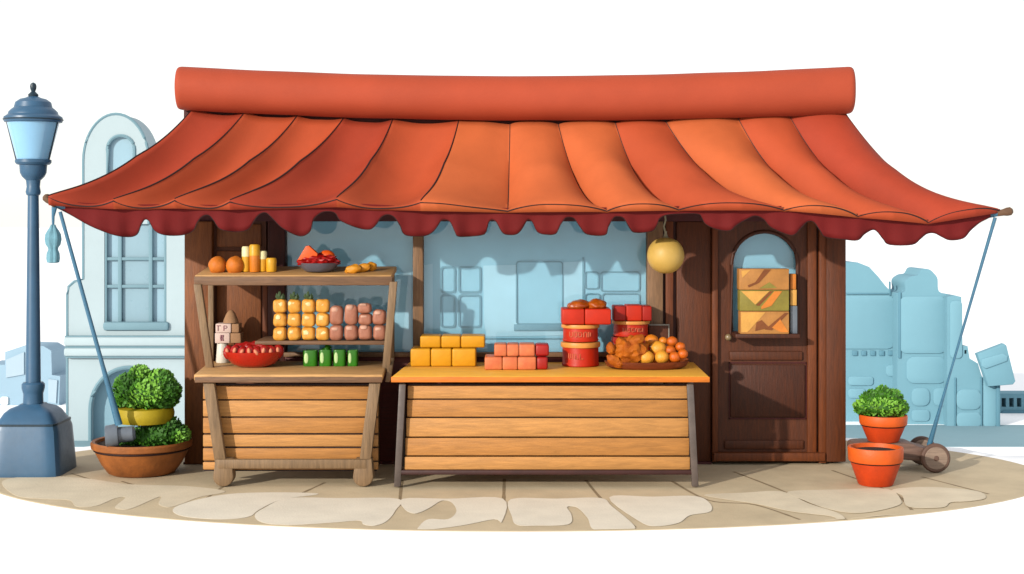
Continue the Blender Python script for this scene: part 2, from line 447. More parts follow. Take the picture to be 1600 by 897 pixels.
bm = new(); pbox(bm, 1404, 1408, 456, 560, Y - .06, .12, .02); obj('moulding', bm, m_rbd, T)
Y = 33.0
T = thing('stone_house', 'low blue stone house with stepped gable, behind the right awning pole', 'house', (X(1510, Y), Y, zb))
bm = new(); plate(bm, loopP([(1480, 700), (1480, 464), (1490, 461), (1502, 464), (1504, 540), (1512, 541), (1515, 560), (1528, 568), (1534, 588), (1561, 604), (1561, 700)], Y), [loopP([(1507, 547), (1507, 553), (1511, 553), (1511, 547)], Y)], Y, Y + 1.6); obj('wall', bm, m_rb, T)
stone(None, Y, [(1494, 1532, 608, 640), (1494, 1532, 644, 668), (1536, 1556, 592, 668), (1484, 1503, 470, 560)], 0)
bm = new(); pbox(bm, 1492, 1494, 590, 672, Y - .06, .12, .02); obj('moulding', bm, m_rbd, T)
bm = new(); pbox(bm, 1532, 1535, 590, 672, Y - .06, .12, .02); obj('moulding', bm, m_rbd, T)
Y = 32.6
T = thing('tilted_board', 'tilted blue signboard above the low stone house at far right', 'signboard', (X(1558, Y), Y, zb))
bm = new(); plate(bm, loopP([(1527, 553), (1569, 537), (1573, 540), (1587, 596), (1583, 601), (1545, 604)], Y), [], Y, Y + .25, 0, .03); obj('board', bm, m_rb, T)
bm = new(); plate(bm, loopP([(1533, 561), (1566, 552), (1574, 556), (1573, 564), (1540, 576), (1533, 572)], Y), [], Y - .05, Y - .003, 0, .02); obj('panel', bm, m_rbl, T)
bm = new(); box(bm, X(1562, Y), X(1568, Y), Y + .28, Y + .45, zb, Z(590, Y), .02); obj('post', bm, m_rbd, T)
Y = 36
T = thing('low_arcade', 'low pale blue arcade wall with row of small openings at right edge', 'wall', (X(1590, Y), Y, zb))
holes = [loopP(p, Y) for p in ([(a, 622), (a, 636), (a + 7, 636), (a + 7, 622)] for a in range(1565, 1668, 12))]
bm = new(); plate(bm, loopP([(1560, 668), (1560, 615), (1672, 615), (1672, 668)], Y), holes, Y, Y + .8); obj('wall', bm, m_rb, T)
bm = new(); plate(bm, rrect(X(1564, Y), X(1668, Y), Z(659, Y), Z(641, Y), .1), [], Y - .06, Y - .002, 0, .02); obj('panel', bm, m_rbd, T)

# ------------------------------------------------------------------ the shop
SH = thing('market_shop', 'brown wooden market shop with red canvas awning and red roof roll', 'shop', (0, 0, 0))
bm = new(); box(bm, X(288), X(1322), .17, 2.3, .002, Z(135), .01)
obj('back_building', bm, m_walld, SH)
bm = new(); pbox(bm, 287, 1321, 150, 346, 0, .17, .004)
obj('fascia', bm, m_recess, SH)
# left wall bay
bm = new(); pbox(bm, 288, 331, 346, 725, -.03, .2, .008); obj('corner_post', bm, m_wallL, SH)
bm = new(); pbox(bm, 331, 416, 346, 725, .06, .11, .0); obj('wall_panel', bm, m_wall, SH)
bm = new(); pbox(bm, 338, 408, 392, 540, .04, .025, .012); obj('raised_panel', bm, m_wallL, SH)
bm = new(); pbox(bm, 338, 408, 350, 386, .04, .025, .012); obj('raised_panel', bm, m_wallL, SH)
bm = new(); pbox(bm, 410, 418, 440, 560, .02, .06, .006); obj('batten', bm, m_trim, SH)
bm = new(); pbox(bm, 418, 445, 346, 725, 0, .17, .006); obj('window_post', bm, m_walld, SH)
# low wall below the windows
bm = new(); pbox(bm, 445, 1012, 556, 725, 0, .168, .004); obj('low_wall', bm, m_low, SH)
bm = new(); pbox(bm, 286, 1112, 722, 736, -.02, .2, .004); obj('baseboard', bm, m_recess, SH)
bm = new(); pbox(bm, 645, 661, 346, 556, -.012, .14, .006); obj('window_post', bm, m_post, SH)
bm = new(); pbox(bm, 1012, 1036, 346, 725, -.015, .185, .006); obj('window_post', bm, m_post, SH)
bm = new(); pbox(bm, 443, 1014, 551, 558, -.03, .08, .006); obj('window_sill', bm, m_post, SH)
# windows: glass, and the shallow pale blue display backing behind it
for a, b in ((445, 645), (661, 1012)):
    bm = new(); pbox(bm, a, b, 346, 551, .055, .006, 0); obj('window_pane', bm, m_glass, SH)
bm = new(); pbox(bm, 445, 1012, 340, 557, .15, .018, 0)
BD = obj('display_backing', bm, m_blue, SH)
Yb = .15
for q in ([(661, 415), (676, 412), (676, 540), (668, 546), (661, 546)],
          [(755, 415), (806, 414), (808, 508), (880, 516), (880, 524), (760, 526), (756, 500)],
          [(880, 410), (912, 408), (912, 528), (880, 526)],
          [(450, 448), (515, 446), (608, 446), (608, 476), (520, 482), (450, 470)],
          [(612, 430), (643, 425), (643, 545), (612, 545)]):
    bm = new(); plate(bm, loopP(q, Yb), [], Yb - .006, Yb - .001); obj('pale_panel', bm, m_blueP, BD)
def frame_loop(bm, a, b, c, d, t=3, mi=0, r=5):
    plate(bm, rrect(X(a, Yb), X(b, Yb), Z(d, Yb), Z(c, Yb), S(r)), [rrect(X(a + t, Yb), X(b - t, Yb), Z(d - t, Yb), Z(c + t, Yb), S(r * .7))], Yb - .012, Yb - .002, mi)
for q in ((688, 712, 416, 458, 3), (716, 752, 416, 458, 3), (688, 712, 460, 512, 3), (716, 752, 460, 512, 3), (806, 880, 408, 507, 2), (913, 936, 424, 452, 2), (938, 1000, 424, 456, 2), (913, 938, 458, 500, 2), (940, 1000, 458, 500, 2)):
    bm = new(); frame_loop(bm, *q); obj('relief_frame', bm, m_blueL, BD)
bm = new(); pbox(bm, 803, 882, 507, 517, Yb - .022, .018, .004); obj('relief_sill', bm, m_blueL, BD)
bm = new(); pbox(bm, 661, 909, 528, 530, Yb - .012, .01, 0); obj('relief_rail', bm, m_blueL, BD)
bm = new(); pbox(bm, 910, 913, 402, 540, Yb - .012, .01, 0); obj('relief_rail', bm, m_blueL, BD)

# panels right of window
bm = new(); pbox(bm, 1036, 1113, 346, 725, .05, .12, 0); obj('wall_panel', bm, m_walld, SH)
bm = new(); pbox(bm, 1040, 1052, 346, 725, .01, .05, .006); obj('batten', bm, m_trim, SH)
bm = new(); pbox(bm, 1057, 1111, 346, 722, .02, .04, .012); obj('raised_panel', bm, m_wall, SH)
# door
bm = new()
pbox(bm, 1113, 1122, 346, 722, -.02, .19, .006); pbox(bm, 1262, 1276, 346, 722, -.012, .18, .006); pbox(bm, 1280, 1291, 346, 724, -.03, .2, .006)
DF = obj('door_frame', bm, m_trim, SH)
bm = new(); pbox(bm, 1274, 1282, 346, 722, .03, .14, 0); obj('frame_recess', bm, m_walld, DF)
bm = new(); pbox(bm, 1115, 1290, 708, 721, -.06, .16, .008); obj('threshold', bm, m_trim, SH)
do = loopP([(1122, 346), (1262, 346), (1262, 708), (1122, 708)], .02)
hole = archloop(X(1143, .02), X(1246, .02), Z(520, .02), Z(362, .02), 20)
bm = new(); plate(bm, do, [hole], .02, .07); DO = obj('door', bm, m_door, SH)
bm = new(); rl = hole + hole[:1]; tube(bm, [Vector((a, .018, b)) for a, b in rl], .016, 8); obj('arch_moulding', bm, m_doorp, DO)
bm = new(); pbox(bm, 1143, 1246, 355, 520, .056, .006, 0); obj('door_pane', bm, m_glass, DO)
bm = new(); pbox(bm, 1135, 1254, 350, 528, .12, .02, 0); obj('door_backing', bm, m_blue, DO)
bm = new(); pbox(bm, 1140, 1254, 549, 563, -.005, .03, .01); obj('rail', bm, m_door, DO)
bm = new(); pbox(bm, 1132, 1256, 688, 702, .0, .025, .008); obj('rail', bm, m_door, DO)
bm = new(); pbox(bm, 1141, 1258, 570, 652, .004, .02, .014); obj('lower_panel', bm, m_doorp, DO)
bm = new()
for q in ((1139, 1260, 566, 568), (1139, 1260, 653, 655), (1139, 1140.5, 566, 655), (1259, 1260.5, 566, 655)): pbox(bm, *q, .012, .012, 0)
obj('panel_groove', bm, m_recess, DO)
bm = new(); c = P(1138, 527, -.03); blob(bm, c, (.028, .025, .028), 0, 3, 0); xdisc(bm, (c.x, .02, c.z), .012, .05); 
obj('door_knob', bm, mat('knob_brass', '#9a8460', .7, .35, .1, spec=.6), DO)
bm = new(); pbox(bm, 1149, 1250, 522, 529, -.2, .22, .008); obj('ledge', bm, m_doorp, DO)
bm = new(); pbox(bm, 1291, 1322, 346, 722, -.04, .21, .01); obj('corner_post', bm, m_wall, SH)

# roof roll
bm = new()
def beam_ring(t):
    px = 279 + (1331 - 279) * (t + 1) / 2
    sag = 1 - t * t
    top = 104 + 15 * sag; bot = 172 + 3 * (t + 1) + 13.5 * sag
    e = min(1, (1 - abs(t)) / .022); s = (1 - (1 - e) ** 3) ** (1 / 3) if e < 1 else 1
    s = .55 + .45 * s if e > 0 else .55
    zc = (Z(top, -.08) + Z(bot, -.08)) / 2; hz = (Z(top, -.08) - Z(bot, -.08)) / 2
    hz *= .72 + .28 * s if e < 1 else 1
    ring = []
    for i in range(32):
        a = 2 * math.pi * i / 32; q = (abs(math.cos(a)) ** 2.2 + abs(math.sin(a)) ** 2.2) ** (-1 / 2.2)
        wob = .004 * noise.noise(Vector((px * .01, i * .3, 0)))
        ring.append(bm.verts.new((X(px, -.08), -.08 + (.2 * s) * q * math.cos(a) + wob, zc + hz * q * math.sin(a) + wob)))
    return ring
ts = [-1, -.9985, -.995, -.99, -.984, -.978] + spaced(-.96, .96, 60) + [.978, .984, .99, .995, .9985, 1]
rings = [beam_ring(t) for t in ts]
for a, b in zip(rings, rings[1:]):
    for i in range(32): bm.faces.new((a[i], a[(i + 1) % 32], b[(i + 1) % 32], b[i]))
bm.faces.new(rings[0]); bm.faces.new(rings[-1])
RB = obj('roof_roll', bm, m_beam, SH)

# awning
TOP = [303, 385, 466, 538, 614, 717, 797, 872, 961, 1040, 1153, 1232, 1318]
BOT = [78, 180, 275, 361, 527, 658, 793, 948, 1060, 1225, 1340, 1450, 1562]
YB = [318, 324, 323, 325, 321, 327, 329, 328, 326, 326, 337, 347, 329]
YH, YT = -.78, -.06
def lerpl(L, u):
    i = min(len(L) - 2, int(u)); return L[i] + (L[i + 1] - L[i]) * (u - i)
def hemZ(u): return Z(lerpl(YB, u), YH)
def awn(u, v, disp=True):
    i = min(11, int(u)); s = u - i
    xt, xb = X(lerpl(TOP, u), YT), X(lerpl(BOT, u), YH)
    zt = Z(176 + 20 * (1 - ((lerpl(TOP, u) - 805) / 505) ** 2), YT)
    zh = hemZ(u)
    p = Vector((xt + (xb - xt) * v, YT + (YH - YT) * v, zt + (zh - zt) * (1 - (1 - v) ** 2.3)))
    if disp:
        A = .17 * (.22 + .78 * min(1, v * 2.6)) * (1 - .6 * v ** 5)
        e = abs(2 * s - 1) ** 2.3
        if i < 5: h = e
        elif i == 5: h = 1 - s + .12 * (1 - e)
        else: h = 1 - e
        belly = 0
        wob = .012 * noise.noise(Vector((u * 2.1, v * 2.5, .5)))
        p += Vector((0, -.62, .78)) * (A * h + belly + wob)
    return p
bm = new(); NU, NV = 18, 28
us = []
for i in range(12):
    us += [i + k / 20 for k in range(20)]
us.append(12.0)
us = sorted(set(us))
rows = []
for u in us:
    col_ = [bm.verts.new(awn(u, j / NV)) for j in range(NV + 1)]
    p = awn(u, 1); q = Vector((p.x, YH - .004, min(p.z - .012, hemZ(u) - .012)))
    q.y = p.y + .012
    col_.append(bm.verts.new(q)); rows.append(col_)
TONE = [2, 0, 0, 2, 0, 1, 1, 1, 0, 1, 0, 2]     # panel colours paint in the light: lit tone mostly mid-awning, shaded tone outward
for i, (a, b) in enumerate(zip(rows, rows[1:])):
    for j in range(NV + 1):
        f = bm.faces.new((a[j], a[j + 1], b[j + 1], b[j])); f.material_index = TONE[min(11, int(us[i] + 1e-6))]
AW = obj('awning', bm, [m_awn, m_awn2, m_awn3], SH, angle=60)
md = AW.modifiers.new('cloth', 'SOLIDIFY'); md.thickness = .012; md.offset = -1
for k in range(1, 12):
    bm = new()
    pts = [awn(k, j / NV) + Vector((0, -.007, .01)) for j in range(NV + 1)]
    tube(bm, pts, [.0045 + .0025 * math.sin(math.pi * j / NV) for j in range(NV + 1)], 6)
    obj('seam', bm, m_line, AW)
for u in (0, 12):
    bm = new(); tube(bm, [awn(u, j / NV) + Vector((0, -.004, .004)) for j in range(NV + 1)], .0065, 6); obj('edge_piping', bm, m_line, AW)
bm = new(); tube(bm, [Vector((p.x, p.y - .006, p.z - .006)) for p in [r_ for r_ in (awn(u, 1) for u in us)]], .006, 6); obj('hem_piping', bm, m_line, AW)

VAL = [(84, 322), (110, 335), (140, 352), (175, 366), (200, 370), (214, 366), (220, 352), (226, 343), (233, 345), (242, 360), (258, 367), (285, 367), (302, 360), (308, 348), (316, 338), (326, 336), (334, 344), (345, 358), (370, 362), (388, 358), (396, 346), (405, 335), (415, 332), (424, 339), (440, 355), (462, 367), (475, 368), (485, 360), (489, 344), (500, 333), (512, 330), (524, 333), (533, 345), (560, 356), (578, 358), (588, 350), (596, 339), (606, 335), (616, 339), (625, 352), (632, 366), (650, 369), (668, 367), (680, 358), (688, 346), (695, 343), (704, 347), (711, 362), (716, 369), (735, 369), (756, 366), (761, 356), (763, 348), (769, 343), (776, 347), (783, 360), (790, 366), (806, 366), (815, 358), (822, 346), (827, 343), (833, 348), (840, 362), (852, 366), (868, 365), (875, 352), (883, 341), (890, 339), (898, 342), (907, 355), (918, 366), (945, 367), (950, 355), (958, 341), (965, 338), (975, 341), (984, 356), (992, 363), (1018, 361), (1026, 352), (1030, 342), (1040, 336), (1060, 334), (1090, 334), (1097, 340), (1103, 350), (1120, 358), (1140, 360), (1150, 352), (1165, 343), (1180, 337), (1194, 343), (1205, 355), (1230, 366), (1242, 366), (1252, 355), (1262, 346), (1272, 347), (1282, 361), (1290, 370), (1320, 374), (1340, 375), (1350, 366), (1362, 359), (1370, 361), (1380, 373), (1390, 382), (1425, 382), (1438, 373), (1448, 365), (1460, 364), (1472, 370), (1485, 375), (1505, 372), (1516, 360), (1530, 348), (1545, 340), (1556, 332)]
def hem_y(px):
    for i in range(12):
        if BOT[i] <= px <= BOT[i + 1]:
            t = (px - BOT[i]) / (BOT[i + 1] - BOT[i]); return YB[i] + (YB[i + 1] - YB[i]) * t
    return YB[0] if px < BOT[0] else YB[-1]
vp = smooth_loop([(a, b, 0) for a, b in VAL], 4, False)
bm = new(); rows = []
for p in vp:
    wv = .02 * math.sin(p.x * .07) + .012 * math.sin(p.x * .19 + 1)
    yt = hem_y(p.x) - 4; yb = max(p.y, yt + 5); col_ = []
    for j in range(6):
        t = j / 5; y = yt + (yb - yt) * t; dep = (y - yt) / 45
        col_.append(bm.verts.new(P(p.x, y, YH + .02 + .03 * dep + wv * dep)))
    rows.append(col_)
for a, b in zip(rows, rows[1:]):
    for j in range(5): bm.faces.new((a[j], a[j + 1], b[j + 1], b[j]))
edge = [r_[-1].co.copy() for r_ in rows]
VL = obj('valance', bm, m_val, AW, angle=60)
md = VL.modifiers.new('cloth', 'SOLIDIFY'); md.thickness = .008; md.offset = 0
bm = new(); tube(bm, edge, .0045, 6); obj('valance_piping', bm, m_line, VL)
# corner arms and pegs that spread the canvas
for (a, b, c_, pk) in (((150, 338), (84, 319), 1, (76, 312)), ((1508, 344), (1562, 333), 1, (1573, 331))):
    bm = new(); A_, B_ = P(*a, -.6), P(*b, YH); tube(bm, [A_, B_], .022, 10)
    m_ = obj('corner_arm', bm, m_pole, SH)
    bm = new(); q = P(*pk, YH); dv = (q - B_).normalized()
    tube(bm, [B_ - dv * .02, B_ + dv * .03, q, q + dv * .03, q + dv * .045], [.022, .026, .032, .032, .018], 12)
    obj('peg', bm, m_peg, m_)

# ------------------------------------------------------------------ street lamp
YL = -.35; cx = X(52, YL)
LP = thing('street_lamp', 'blue iron street lamp with tapered glass lantern, left of the shop', 'street lamp', (cx, YL, 0.001))
def pr(l): return [(S(r_, YL), Z(y, YL)) for r_, y in l]
c0 = (cx, YL, 0)
bm = new(); lathe(bm, [(r_, z) for r_, z in pr([(55, 741), (55.5, 738), (55, 730), (50, 668), (47, 659)])], c0, 64, 0, square=9)
lathe(bm, pr([(47, 659), (45, 655), (37, 642), (30, 636), (19, 632), (17, 630)]), c0, 64, 0, square=7)
obj('base', bm, m_lampg, LP)
bm = new(); lathe(bm, pr([(48.2, 660), (48.2, 657)]), c0, 64, 0, square=9); obj('base_seam', bm, m_lampd, LP)
bm = new(); lathe(bm, pr([(15.5, 631), (15, 615), (16, 612), (17.5, 606), (17.5, 600), (15, 597), (12, 597)]), c0); obj('collar', bm, m_lampg, LP)
bm = new(); lathe(bm, pr([(11.5, 598), (8.3, 304)]), c0); obj('post', bm, m_lampg, LP)
bm = new(); lathe(bm, pr([(8, 306), (10.5, 304), (11.5, 300), (10, 292), (11, 282), (17, 276), (20, 270), (21, 258), (25, 257), (27.5, 254), (27.5, 250), (25, 249)]), c0); NK = obj('lantern_cup', bm, m_lampg, LP)
bm = new(); lathe(bm, pr([(24.5, 250), (39.5, 191)]), c0, 40); LG = obj('lantern_glass', bm, m_lampglass, LP)
for a in (R(-8), R(188), R(90)):
    def q(r_, y): return Vector((cx + S(r_, YL) * math.cos(a), YL + S(r_, YL) * math.sin(a), Z(y, YL)))
    bm = new(); tube(bm, [q(25.5, 250), q(40, 190)], .0075, 6); obj('glazing_bar', bm, m_lampd, LG)
bm = new(); lathe(bm, pr([(39, 192), (43.5, 191), (45, 187), (44, 183), (38, 179), (37, 175), (33, 171), (29, 168), (27, 160), (20, 155), (12, 153), (8, 151)]), c0); CPo = obj('lantern_cap', bm, m_lampg, LP)
bm = new()
for r_, y in ((45, 187), (36.5, 176.5), (28, 167)): lathe(bm, pr([(r_, y + 1), (r_ + .8, y), (r_, y - 1)]), c0)
obj('cap_ring', bm, m_lampd, CPo)
bm = new(); lathe(bm, pr([(7, 152), (8, 148), (5, 145), (3, 143), (4.5, 139), (5, 135), (4, 131), (1, 129)]), c0); obj('finial', bm, m_lampd, LP)

# hanging pouch on the left corner
YP = -.8; t0 = P(83, 326, YP)
PH = thing('hanging_pouch', 'blue cloth pouch hanging from the left corner of the awning', 'pouch', t0)
bm = new(); lathe(bm, [(S(r_, YP), Z(y, YP)) for r_, y in [(4, 411), (8.5, 410), (9.5, 404), (9, 396), (6.5, 390), (7, 387), (10.5, 382), (12, 374), (11, 366), (7, 359), (4, 355), (2.5, 351)]], (X(83, YP), YP, 0), 24, sy=.8)
for v in bm.verts:
    a = math.atan2(v.co.y - YP, v.co.x - X(83, YP)); v.co += Vector((math.cos(a), math.sin(a), 0)) * .005 * math.sin(a * 6) 
obj('bag', bm, m_pouch, PH)
bm = new(); tube(bm, [P(85, 324, YP), P(83, 338, YP), P(83, 353, YP)], [.022, .012, .009], 8); obj('tie', bm, m_pole, PH)

# mallet pole (left) and prop pole (right)
a, b = P(94, 331, -.78), P(186, 664, -.74)
MP = thing('mallet_pole', 'long blue pole with grey mallet head, leaning from awning corner into the planter', 'pole', b)
bm = new(); tube(bm, [a, a + (b - a) * .72, b], [.014, .017, .03], 12); obj('shaft', bm, m_pole, MP)
bm = new(); c = P(172, 681, -.74); c2 = P(212, 677, -.7); dv = (c2 - c).normalized()
tube(bm, [c - dv * .035, c - dv * .03, c + dv * .05, c + dv * .06, c + dv * .065], [.07, .082, .088, .085, .06], 24)
tube(bm, [c + dv * .06, c + dv * .17, c + dv * .19], [.062, .058, .04], 20)
obj('mallet_head', bm, m_mallet, MP)
YW = -.3
a, b = P(1555, 340, -.76), P(1452, 696, YW - .08)
PP = thing('prop_pole', 'slim blue pole from the right awning corner down to the cart wheel', 'pole', b)
bm = new(); tube(bm, [a, a + (b - a) * .7, a + (b - a) * .85, b], [.014, .009, .014, .022], 12); obj('shaft', bm, m_pole, PP)

# ------------------------------------------------------------------ plants and pots
def foliage(name, parent, lumps, leaf, count, seed):
    """lumpy crown: inner mass plus many small leaves over every lump"""
    rnd = random.Random(seed); bm = new()
    for c, r_ in lumps: blob(bm, c, [q * .93 for q in r_], 2, 3, .22, 3.2, seed + len(bm.verts) % 17)
    tot = sum(r_[0] * r_[2] for c, r_ in lumps)
    for c, r_ in lumps:
        k = int(count * r_[0] * r_[2] / tot); tone = rnd.random()
        for _ in range(k):
            n_ = Vector((rnd.gauss(0, 1), rnd.gauss(0, 1), rnd.gauss(0, 1))).normalized()
            kk = rnd.uniform(.9, 1.04)
            p = Vector(c) + Vector((n_.x * r_[0], n_.y * r_[1], n_.z * r_[2])) * kk
            d = (n_ + Vector((rnd.uniform(-.5, .5), rnd.uniform(-.5, .5), rnd.uniform(-.3, .6)))).normalized()
            s = d.cross(Vector((rnd.random(), rnd.random(), rnd.random()))).normalized()
            up = (s.cross(d) * .6 + n_ * .7).normalized(); L_ = leaf * rnd.uniform(.7, 1.25)
            cl = noise.noise(p * 5 + Vector((seed, 0, 0))) * 1.2 + rnd.uniform(-.1, .1) + (tone - .5) * .9
            mi = 0 if cl > .12 else (1 if cl > -.25 else 2)
            w_ = s * L_ * .42; b0 = bm.verts.new(p - up * L_ * .4); m0 = bm.verts.new(p + w_ + d * L_ * .1); m1 = bm.verts.new(p - w_ + d * L_ * .1)
            mid = bm.verts.new(p); tp = bm.verts.new(p + up * L_ * .65)
            for f in ((b0, m0, mid), (b0, mid, m1), (mid, m0, tp), (mid, tp, m1)):
                q = bm.faces.new(f); q.material_index = mi
    return obj(name, bm, [m_g1, m_g2, m_g3], parent, smooth=True, angle=80)
YQ = -.42; cx = X(222, YQ)
PL = thing('bush_planter', 'wide brown clay bowl with two tier green bush and yellow band', 'potted plant', (cx, YQ, 0.001))
c0 = (cx, YQ, 0)
def pq(l, Yq): return [(S(r_, Yq), Z(y, Yq)) for r_, y in l]
bm = new(); lathe(bm, pq([(2, 739), (44, 739.5), (52, 736), (62, 722), (70, 706), (73, 699), (77, 697), (78, 690), (76, 687), (71, 688), (68, 694), (2, 696)], YQ), c0, 48)
obj('bowl', bm, m_bowl, PL)
bm = new(); lathe(bm, pq([(72.5, 702), (74, 700.5), (73, 699)], YQ), c0, 48); obj('rim_groove', bm, m_line, PL)
bm = new(); lathe(bm, pq([(1, 689.5), (40, 690), (69, 692)], YQ), c0, 32, cap=False); obj('soil', bm, m_soil, PL)
def C3(px, py, Y_=YQ): return P(px, py, Y_)
def rr(a, b, c, Y_=YQ): return (S(a, Y_), S(b, Y_), S(c, Y_))
foliage('lower_foliage', PL, [(C3(240, 683), rr(46, 48, 20)), (C3(262, 668), rr(22, 25, 16)), (C3(204, 690), rr(32, 34, 14)), (C3(276, 682), rr(20, 28, 17))], .032, 2200, 3)
bm = new(); lathe(bm, pq([(30, 661), (42, 659), (44, 653), (45, 645), (43, 637), (30, 635)], YQ), (X(227, YQ), YQ, 0), 40); obj('band', bm, m_band, PL)
foliage('upper_foliage', PL, [(C3(228, 614), rr(46, 44, 26)), (C3(218, 586, -.45), rr(16, 18, 15)), (C3(200, 604), rr(22, 26, 20)), (C3(248, 598), rr(24, 28, 20)), (C3(264, 613), rr(18, 26, 20)), (C3(195, 624), rr(18, 22, 13)), (C3(238, 628), rr(38, 36, 12))], .032, 4200, 5)

def clay_pot(T, cx, Yc, top, bot, rt, rb, rimh):
    c0 = (cx, Yc, 0); s = S(1, Yc); z0, z1 = bot, top
    rt, rb, rh = rt * s, rb * s, rimh * s
    bm = new(); lathe(bm, [(.01, z0), (rb - .008, z0), (rb, z0 + .008), (rb + (rt - rb) * .82, z1 - rh), (rt * .8, z1 - rh + .002)], c0, 40); obj('body', bm, m_pot, T)
    bm = new(); lathe(bm, [(rt * .84, z1 - rh - .004), (rt * .97, z1 - rh), (rt * 1.0, z1 - rh + .01), (rt * 1.02, z1 - .01), (rt, z1), (rt * .9, z1), (rt * .88, z1 - .03), (.01, z1 - .035)], c0, 40); obj('rim', bm, m_potr, T)
    bm = new(); rq = rb + (rt - rb) * .82; lathe(bm, [(rq - .002, z1 - rh - .01), (rq + .003, z1 - rh - .005), (rq - .002, z1 - rh)], c0, 40); obj('groove', bm, m_line, T)
YC = -.93; cx = X(1368, YC)
T = thing('clay_pot', 'empty orange red clay pot on the paving in front of the cart', 'pot', (cx, YC, .001), 'orange clay pots right of the door')
clay_pot(T, cx, YC, Z(698, YC), .002, 42, 27, 22)
bm = new(); lathe(bm, [(.005, Z(704, YC)), (S(36, YC), Z(704, YC))], (cx, YC, 0), 32, cap=False); obj('soil', bm, m_soil, T)
YU = -.28; cx = X(1380, YU); zt = .232
T = thing('potted_bush', 'small round green bush in an orange pot standing on the cart', 'potted plant', (cx, YU, zt), 'orange clay pots right of the door')
clay_pot(T, cx, YU, Z(648, YU), zt, 36.5, 24, 15)
foliage('foliage', T, [(C3(1376, 634, YU), rr(34, 32, 16, YU)), (C3(1352, 636, YU), rr(18, 20, 13, YU)), (C3(1379, 615, YU - .03), rr(12, 14, 12, YU)), (C3(1363, 624, YU), rr(18, 20, 14, YU)), (C3(1394, 622, YU), rr(16, 20, 14, YU)), (C3(1403, 637, YU), rr(15, 20, 14, YU))], .026, 2200, 9)

# wooden cart
CT = thing('hand_cart', 'low brown wooden cart with a double wheel, behind the orange pots', 'cart', (X(1400, YW), YW, .001))
zt = .23
ol = smooth_loop([(X(1331, YU), .2, 0), (X(1340, YU), .232 - .006, 0), (X(1375, YU), .229, 0), (X(1415, YU), .229, 0), (X(1432, YU), .2, 0), (X(1450, YU), .17, 0), (X(1450, YU), .08, 0), (X(1432, YU), .085, 0), (X(1400, YU), .1, 0), (X(1350, YU), .13, 0), (X(1333, YU), .155, 0)], 5)
bm = new(); plate(bm, [(p.x, p.y) for p in ol], [], YU - .1, YU + .16, 0, .015); obj('deck', bm, m_cart, CT)
bm = new(); box(bm, X(1336, YU), X(1352, YU), YU - .06, YU + .1, .003, .15, .01); obj('prop_leg', bm, m_cart, CT)
wx = X(1455, YW); wr = .116
for y_, dx in ((YU - .16, 0), (YU + .22, 0)):
    bm = new(); xdisc(bm, (wx + dx, y_ + .05, wr + .002), wr, .05, 40, 0, 'y', .012)
    w_ = obj('wheel', bm, m_wheeld, CT)
    bm = new(); xdisc(bm, (wx + dx, y_ + .046, wr + .002), wr * .8, .05, 40, 0, 'y', .006); obj('disc', bm, m_wheel, w_)
    bm = new(); xdisc(bm, (wx + dx, y_ + .03, wr + .002), .022, .04, 20, 0, 'y', .006); obj('hub', bm, m_wheeld, w_)
bm = new(); xdisc(bm, (wx, YU + .22, wr + .002), .02, .38, 16); obj('axle', bm, m_wheeld, CT)

# ------------------------------------------------------------------ left display stand
Yf = -1.05; zt1 = Z(585, Yf)
DS = thing('display_stand', 'brown wooden display stand with raised shelves, left of the honey topped counter', 'display stand', (X(450, Yf), -.55, .001))
def slab_px(bm, a, b, c, d, Y0, Y1, z0, z1, th, bev=.01, mi=0):
    """board with front edge a..b px at Y0/z0 and back edge c..d px at Y1/z1"""
    t = bmesh.new(); V = []
    for dz in (0, -th):
        V += [t.verts.new((X(a, Y0), Y0, z0 + dz)), t.verts.new((X(b, Y0), Y0, z0 + dz)), t.verts.new((X(d, Y1), Y1, z1 + dz)), t.verts.new((X(c, Y1), Y1, z1 + dz))]
    for f in ((0, 1, 2, 3), (7, 6, 5, 4), (0, 4, 5, 1), (1, 5, 6, 2), (2, 6, 7, 3), (3, 7, 4, 0)): t.faces.new([V[i] for i in f])
    bmesh.ops.recalc_face_normals(t, faces=t.faces)
    bmesh.ops.bevel(t, geom=list(t.edges), offset=bev, segments=2, profile=.5, affect='EDGES'); merge(bm, t, mi)
bm = new(); slab_px(bm, 303, 598, 328, 606, Yf, -.02, zt1, zt1, .05); obj('tabletop', bm, m_shelf, DS)
bm = new(); pbox(bm, 304, 597, 589, 598, Yf - .004, .03, .004); obj('front_edge', bm, m_shelfd, DS)
Ys = -.52; zs0 = Z(430, Ys); zs1 = Z(416, -.04)
bm = new(); slab_px(bm, 304, 612, 326, 620, Ys, -.04, zs0, zs1, .045); obj('top_shelf', bm, m_shelf, DS)
bm = new(); pbox(bm, 303, 613, 432, 446, Ys - .008, .035, .006); obj('front_edge', bm, m_shelfd, DS)
zm = Z(533, Ys)
bm = new(); box(bm, X(398, Ys), X(606, Ys), Ys, -.03, zm - .03, zm, .006); obj('middle_shelf', bm, m_shelfd, DS)
for (a, b) in (((309, 444), (329, 580)), ((615, 440), (603, 580))):
    bm = new(); pa, pb = P(*b, Ys - .015), P(*a, Ys - .015); bar(bm, pa, pb, .06, .05); obj('shelf_post', bm, m_frame, DS)
for a in ((330, 420, 566), (612, 420, 566)):
    bm = new(); bar(bm, P(a[0], a[2] - 2, -.05), P(a[0], a[1] + 2, -.05), .045, .04); obj('shelf_post', bm, m_frame, DS)
bm = new(); bar(bm, P(606, 596, -.95), P(612, 560, -.35), .04, .06); obj('brace', bm, m_frame, DS)
